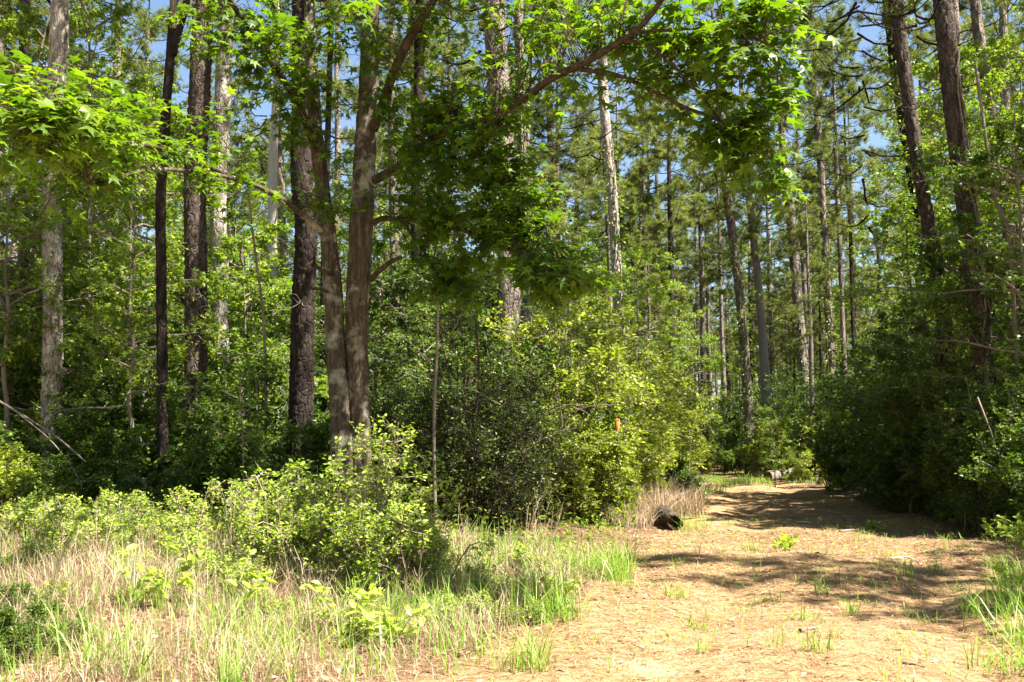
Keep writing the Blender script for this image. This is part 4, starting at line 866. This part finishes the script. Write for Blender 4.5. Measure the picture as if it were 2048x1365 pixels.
sprig(1985,16.5,8,.6,.14,'light green broad-leaved seedling below the right thicket',3)
sprig(2020,15.8,6,.5,.14,'second light green seedling, at the right edge under the thicket',4)
sprig(1995,10.8,6,.4,.1,'leafy green seedling rising above the right-edge grass',5)
sprig(1120,10.2,6,.35,.09,'small leafy plant in the grass left of the trail edge',6)
sprig(790,8.4,7,.5,.12,'yellow-green compound-leaved sprout low in the dry grass, centre left',7)
sprig(700,9.2,7,.55,.12,'pale yellow-green sprout above the sandy strip',8)
sprig(470,9.2,6,.7,.12,'yellow-green sprout with drooping leaves in the lower left grass',9)
sprig(345,9.8,6,.7,.13,'lime sprout on a thin grey stem, left foreground',10)

# ------------------------------------------------------------------ logs, sticks, saplings, post, vines
def log_thing(name,label,A,B,r0,r1,mat,endmat,seed):
    A=np.array(A);B=np.array(B); b=A.copy(); b[2]-=r0; t=thing(name,label,'log',tuple(b))
    P=[A,A*.6+B*.4+np.array([0,0,.03]),B]; g=trunk_geo(np.array(P),[r0,(r0+r1)/2,r1],'pine',32,.06,seed); part('bark',g.mesh('log_bark',M[mat],True,b),t)
    # ragged end: rings of broken wood, sunk in the middle
    T_=norm(B-A); U=norm(np.cross(T_,[0,0,1.])); V=np.cross(U,T_); r=np.random.RandomState(seed); n=24; rings=[1.0,.86,.6,.3,.0]; dep=[.0,-.02,.05,.09,.1]
    v=[];
    for q_,dd in zip(rings,dep):
        for k in range(n):
            a=k*2*np.pi/n; rr=r0*q_*(1+.05*r.randn() if q_ not in(0,1.) else 1); v.append(A+T_*(dd+(.02*r.randn() if 0<q_<1 else 0))+U*math.cos(a)*rr+V*math.sin(a)*rr)
    f=[]
    for i in range(len(rings)-1):
        for k in range(n): f.append((i*n+k,i*n+(k+1)%n,(i+1)*n+(k+1)%n,(i+1)*n+k))
    g=Geo(); g.add(np.array(v),np.array(f)); part('cut_end',g.mesh('log_end',M[endmat],False,b),t)
    return t
A=S(1349,1030,19.2); A[2]=float(gz(A[0],A[1]))+.16; B=S(1296,980,23.5); B[2]=float(gz(B[0],B[1]))+.2
log_thing('fallen_log','fallen log with a dark rotten end at the left edge of the trail',A,B,.15,.14,'shaded_midbark','rot',11)
A=S(1536,955,42.5); A[2]=float(gz(A[0],A[1]))+.3; B=S(1640,945,46); B[2]=float(gz(B[0],B[1]))+.3
log_thing('fallen_log','pale far log poking out of the bushes at the trail bend',A,B,.21,.2,'pinebark','rot',12)
def stick(label,pts,r0,r1,mat='deadwood',name='stick',cat='stick',group=None,tw=0,seed=0,rest=False):
    P=np.array([S(*p) for p in pts])
    if rest: P[:,2]=gz(P[:,0],P[:,1])+r0*.8+.004
    b=P[0].copy(); g=Geo(); Q=smooth_path(P,14); tubes(g,Q,np.linspace(r0,r1,14),7)
    if tw:
        r=np.random.RandomState(seed); L=np.linalg.norm(P[-1]-P[0]); C=children(r,Q[None],tw,L*.35,.5,.2,1,.6,.1,0,4,.2); tubes(g,C,taper(len(C),4,r1,r1*.4),4)
    return solo(name,g.mesh(name,M[mat],True,b),label,cat,tuple(b),0,group)
stick('pale forked stick lying across the left of the trail',[(1392,1120,13),(1397,1100,14),(1400,1080,15)],.008,.004,'twig',rest=True,tw=2)
stick('pale weathered stick in the striped shade of the trail',[(1590,1048,20),(1612,1044,20.4),(1625,1046,20.2)],.03,.02,rest=True)
stick('bark strip lying on the trail above the seedling',[(1680,1060,18.5),(1710,1056,18.8),(1735,1060,18.4)],.025,.015,'twig',rest=True,tw=2)
stick('bleached wood fragment right of the grass tuft on the shadow edge',[(1780,1110,14.6),(1815,1104,14.9),(1845,1118,14.2)],.012,.006,rest=True,tw=3)
stick('pale flat wood piece at the foot of the right thicket',[(1978,1055,18.6),(2000,1050,18.8),(2010,1054,18.6)],.03,.02,rest=True)
stick('dark twig at the bottom right of the trail',[(1805,1318,7.3),(1830,1320,7.3),(1848,1322,7.25)],.008,.004,'darkbark',rest=True)
stick('grey bark piece in the lower right foreground of the trail',[(1600,1250,8.8),(1620,1244,8.9),(1640,1240,9.)],.018,.01,'twig',rest=True)
stick('grey leaning dead pole crossing the base of the pale left pine',[(-10,798,17),(60,840,17),(120,880,16.8),(172,925,16.5)],.022,.015,'twig',name='leaning_branch',cat='branch')
stick('second thinner grey branch crossing the left pine lower down',[(40,830,16.4),(100,880,16.3),(140,930,16.2),(163,968,16.1)],.012,.008,'twig',name='leaning_branch',cat='branch',tw=3,seed=3)
stick('pale leaning stick in front of the right thicket',[(1955,795,17.4),(1980,860,17.2),(2003,925,17)],.016,.012,'twig',name='leaning_branch',cat='branch')
stick('low grey branch leaning out of the thicket at the right edge',[(1965,925,17),(2010,950,16.8),(2060,975,16.6)],.02,.014,'twig',name='leaning_branch',cat='branch',tw=4,seed=5)
stick('forked thin dead stem standing before the right thicket',[(1930,1053,18.2),(1930,1010,18.2),(1924,988,18.2)],.01,.005,'twig',name='dead_branch',cat='branch',tw=2,seed=6)
stick('thin bent white stem in the dark left wood, left of the thin brown tree',[(300,940,18),(288,890,18),(265,860,18)],.03,.018,'twig',name='leaning_branch',cat='branch',tw=3,seed=9)
stick('tall dry stalk standing alone at the left edge of the trail',[(1378,945,21),(1382,880,21),(1392,830,21)],.007,.003,'dry',name='dry_stalk',cat='stalk')
stick('dark crooked branch stub in the hollow left of the near log',[(1215,1015,19.2),(1222,1000,19.2),(1236,982,19.2)],.02,.012,'darkbark',name='branch_stub',cat='branch')
GXT='pale bare branches tangled in the twiggy thicket'
tr=np.random.RandomState(55)
for i in range(16):
    px=tr.uniform(830,1150);py=tr.uniform(600,960); d=tr.uniform(15,17.5); l=tr.uniform(60,150); a=tr.uniform(-.6,.6)+(0 if tr.rand()<.6 else 1.0)
    dx=l*math.cos(a)*(1 if tr.rand()<.5 else -1); dy=-l*math.sin(abs(a))
    stick('pale bare branch tangled in the shaded twiggy thicket',[(px,py,d),(px+dx*.5,py+dy*.6-8,d-.2),(px+dx,py+dy,d-.5)],.010,.004,'twig',name='bare_branch',cat='branch',group=GXT,tw=5,seed=60+i)
# saplings
def sapling(label,pts,r0,r1,mat,leafy,seed,sz=.1):
    P=np.array([S(*p) for p in pts]); P[0][2]=float(gz(P[0][0],P[0][1]))-.05; b=P[0].copy(); t=thing('sapling',label,'sapling',tuple(b)); g=Geo(); Q=smooth_path(P,24); tubes(g,Q,np.linspace(r0,r1,24),8)
    r=np.random.RandomState(seed); C=children(r,Q[None,8:],18,min(1.1,22*r0+.3),.5,.1,1,.75,.1,.1,5,.25); tubes(g,C,taper(len(C),5,.006,.002),4)
    part('trunk',g.mesh('sapling',M[mat],True,b),t)
    if leafy:
        f=Geo(); C2=children(r,C,4,.4,.4,.2,1,.7,0,.1,3,.2,.5); s,T_=on(r,C2,leafy,.2); d_,n_=leaf_dirs(r,T_,len(s)); leaves(f,s,d_,n_,sz*r.uniform(.6,1.1,len(s)),*STAR3,r); part('foliage',f.mesh('foliage',M['broad'],False,b),t,True)
sapling('pale thin straight sapling standing in the shade right of the twin stems',[(872,1040,14.8),(868,860,14.8),(874,700,14.8),(878,560,14.8),(890,440,14.9)],.028,.016,'twig',2,1)
sapling('slim crooked young tree in sun left of the dark leaning trunk',[(530,1000,18),(532,820,18),(527,640,18),(512,520,18),(498,400,18)],.035,.02,'twig',7,2)
sapling('bent bare sapling deep in the shaded thicket, left of the broad pale pine',[(945,1000,16),(948,860,16),(958,760,16),(950,600,16)],.03,.015,'limbbark',1,3)
sapling('crooked pale young tree leaning along the right-edge pine',[(2040,900,19),(2020,500,19),(1990,400,19),(1965,230,19),(1950,120,19)],.05,.03,'twig',6,4)
sapling('thin leafless stem between the dark pine and the bleached snag',[(490,960,15),(486,880,15),(480,800,15),(484,730,15)],.012,.006,'twig',3,5)
# marker post
x,y=pxy(1234,20.6); z=float(gz(x,y)); zt=S(1234,838,20.6)[2]; zo=S(1234,862,20.6)[2]
t=thing('marker_post','white boundary post with an orange painted top among the sunlit bushes','post',(x,y,z-.1))
def flat(name,c,rough=.6):
    m,n,o=newmat(name); p=n.nodes.new('ShaderNodeBsdfPrincipled'); n.links.new(ramp(n,noise(n,14,4),[(.35,tuple(np.array(c)*.7)),(.6,c)]),p.inputs['Base Color']); p.inputs['Roughness'].default_value=rough; n.links.new(p.outputs[0],o.inputs[0]); return m
for nm,za,zb,rr,c in (('shaft',0,zo-z+.1,.05,(.75,.72,.66)),('painted_top',zo-z+.1,zt-z+.1,.053,(.75,.22,.05))):
    g=Geo(); zz=[za,za+.001,zb-.02,zb]; tubes(g,np.array([[0,0,q_] for q_ in zz]),np.array([rr,rr,rr,rr*.8]),14)
    n0=14; g.add(np.concatenate([g.v[0][-14:],[[0,0,zb+.004]]]),np.array([(k,(k+1)%14,14) for k in range(14)])); part(nm,g.mesh(nm,flat(nm,c),True),t)
# vines
def vine(key,label,zlo,zhi,n,seed,leaf=.09,ropes=2,spread=.16):
    t_,path,R=T[key]; r=np.random.RandomState(seed); b=np.array([np.interp(zlo,path[:,2],path[:,j]) for j in range(3)]); t=thing('vine',label,'vine',tuple(b)); g=Geo(); f=Geo(); r0=R[1]
    for k in range(ropes):
        z=np.linspace(zlo,zhi,40); c=np.stack([np.interp(z,path[:,2],path[:,j]) for j in range(3)],-1); a=-1.6+r.randn()*.7+np.cumsum(r.randn(40)*.16); c[:,0]+=np.cos(a)*(r0+.015);c[:,1]+=np.sin(a)*(r0+.015); tubes(g,c,np.full(40,.018),6)
    part('stem',g.mesh('vine_stem',M['twig'],True,b),t)
    if n:
        z=zlo+(zhi-zlo)*r.rand(n); c=np.stack([np.interp(z,path[:,2],path[:,j]) for j in range(3)],-1); a=r.rand(n)*6.28; rr=r0+.03+np.abs(r.randn(n))*spread*(.4+.6*np.abs(np.sin(z*1.7))); c[:,0]+=np.cos(a)*rr;c[:,1]+=np.sin(a)*rr
        leaves(f,c,np.stack([np.cos(a),np.sin(a),-.6+0*a],-1)+r.randn(n,3)*.4,np.stack([np.cos(a),np.sin(a),.6+0*a],-1)+r.randn(n,3)*.3,leaf*r.uniform(.7,1.2,n),*OVAL,r); part('foliage',f.mesh('vine_leaves',M['broad'],False,b),t,True)
vine('t16','leafy green vine wrapping the dark pine beyond the trail',2,12,1500,1,.14)
vine('t19','bright ivy clothing the pine under the sky gap',3,11,900,2,.14)
vine('t14','light green creeper on the straight sunlit pine',4,12,500,3,.12)
vine('t21b','dense leafy vine hanging on the leaning pine high on the right',6,13,900,4,.13,spread=.3)
vine('t22','ropy grey vine winding up the thick right-hand pine',3.5,9.5,0,5,ropes=2)
vine('t12b','green creeper high on the narrower pine, mid picture',7,13,500,6,.12)
vine('t18','sparse creeper on the stout leaning pine',3,8,260,7,.11)

# ------------------------------------------------------------------ labels that place each plant by its landmark
LAND=[(-40,'the left picture edge'),(103,'the pale flaky pine'),(222,'the grey trunk stub'),(325,'the thin forked brown tree'),(391,'the thick dark pine'),(442,'the mottled sunlit pine'),(545,'the bleached snag'),(605,'the black leaning pine'),(697,'the pale twin stems'),
 (788,'the slim curtain-side pine'),(875,'the pale straight sapling'),(948,'the bent bare sapling'),(1014,'the broad pale pine'),(1110,'the slender pine'),(1234,'the orange-topped post'),(1320,'the near log'),(1410,'the trail gap'),(1499,'the vine-wrapped pine'),(1608,'the stout leaning pine'),(1655,'the ivy-clad pine'),(1860,'the grey high pine'),(1960,'the thick right-hand pine'),(2090,'the right picture edge')]
BASE={'slim pines down the trail gap':'distant slim pine',GD:'dark leafy understory tree',GF:'small leafy front hardwood','mid-height pines behind the sunlit bushes':'mid-height bushy pine',GA:'leafy young hardwood',GR:'layered green hardwood',GT_:'shaded thicket bush',GB:'sunlit yellow-green bush',GC:'dark twiggy shrub',GU:'dark green understory shrub',GV:'low lime-green verge weed','dry weed stalks along the verge':'thin dry weed stalks',GXT:'pale bare tangled branch','dark shrubs behind the twiggy thicket':'dark leafy back shrub','weeds in the shaded bottom left corner':'dark shaded corner weed'}
ORD=['nearest of those','second nearest of those','third nearest of those','fourth nearest of those','fifth nearest of those','farthest of those']
bk={}
for o in list(sc.objects):
    g_=o.get('group')
    if g_ in BASE and o.get('category'):
        x,y=o.location[0],o.location[1]; px=1024+x/y*F; i=int(np.argmin([abs(px-l[0]) for l in LAND])); dlt=px-LAND[i][0]
        side='in line with' if abs(dlt)<14 else ('just left of' if dlt<0 else 'just right of'); bk.setdefault((g_,side,LAND[i][1]),[]).append((y,o))
for (g_,side,lm),v in bk.items():
    v.sort(key=lambda q:q[0])
    for k,(y,o) in enumerate(v): o['label']=BASE[g_]+(', ' + ORD[k] if len(v)>1 else ',')+' '+side+' '+lm
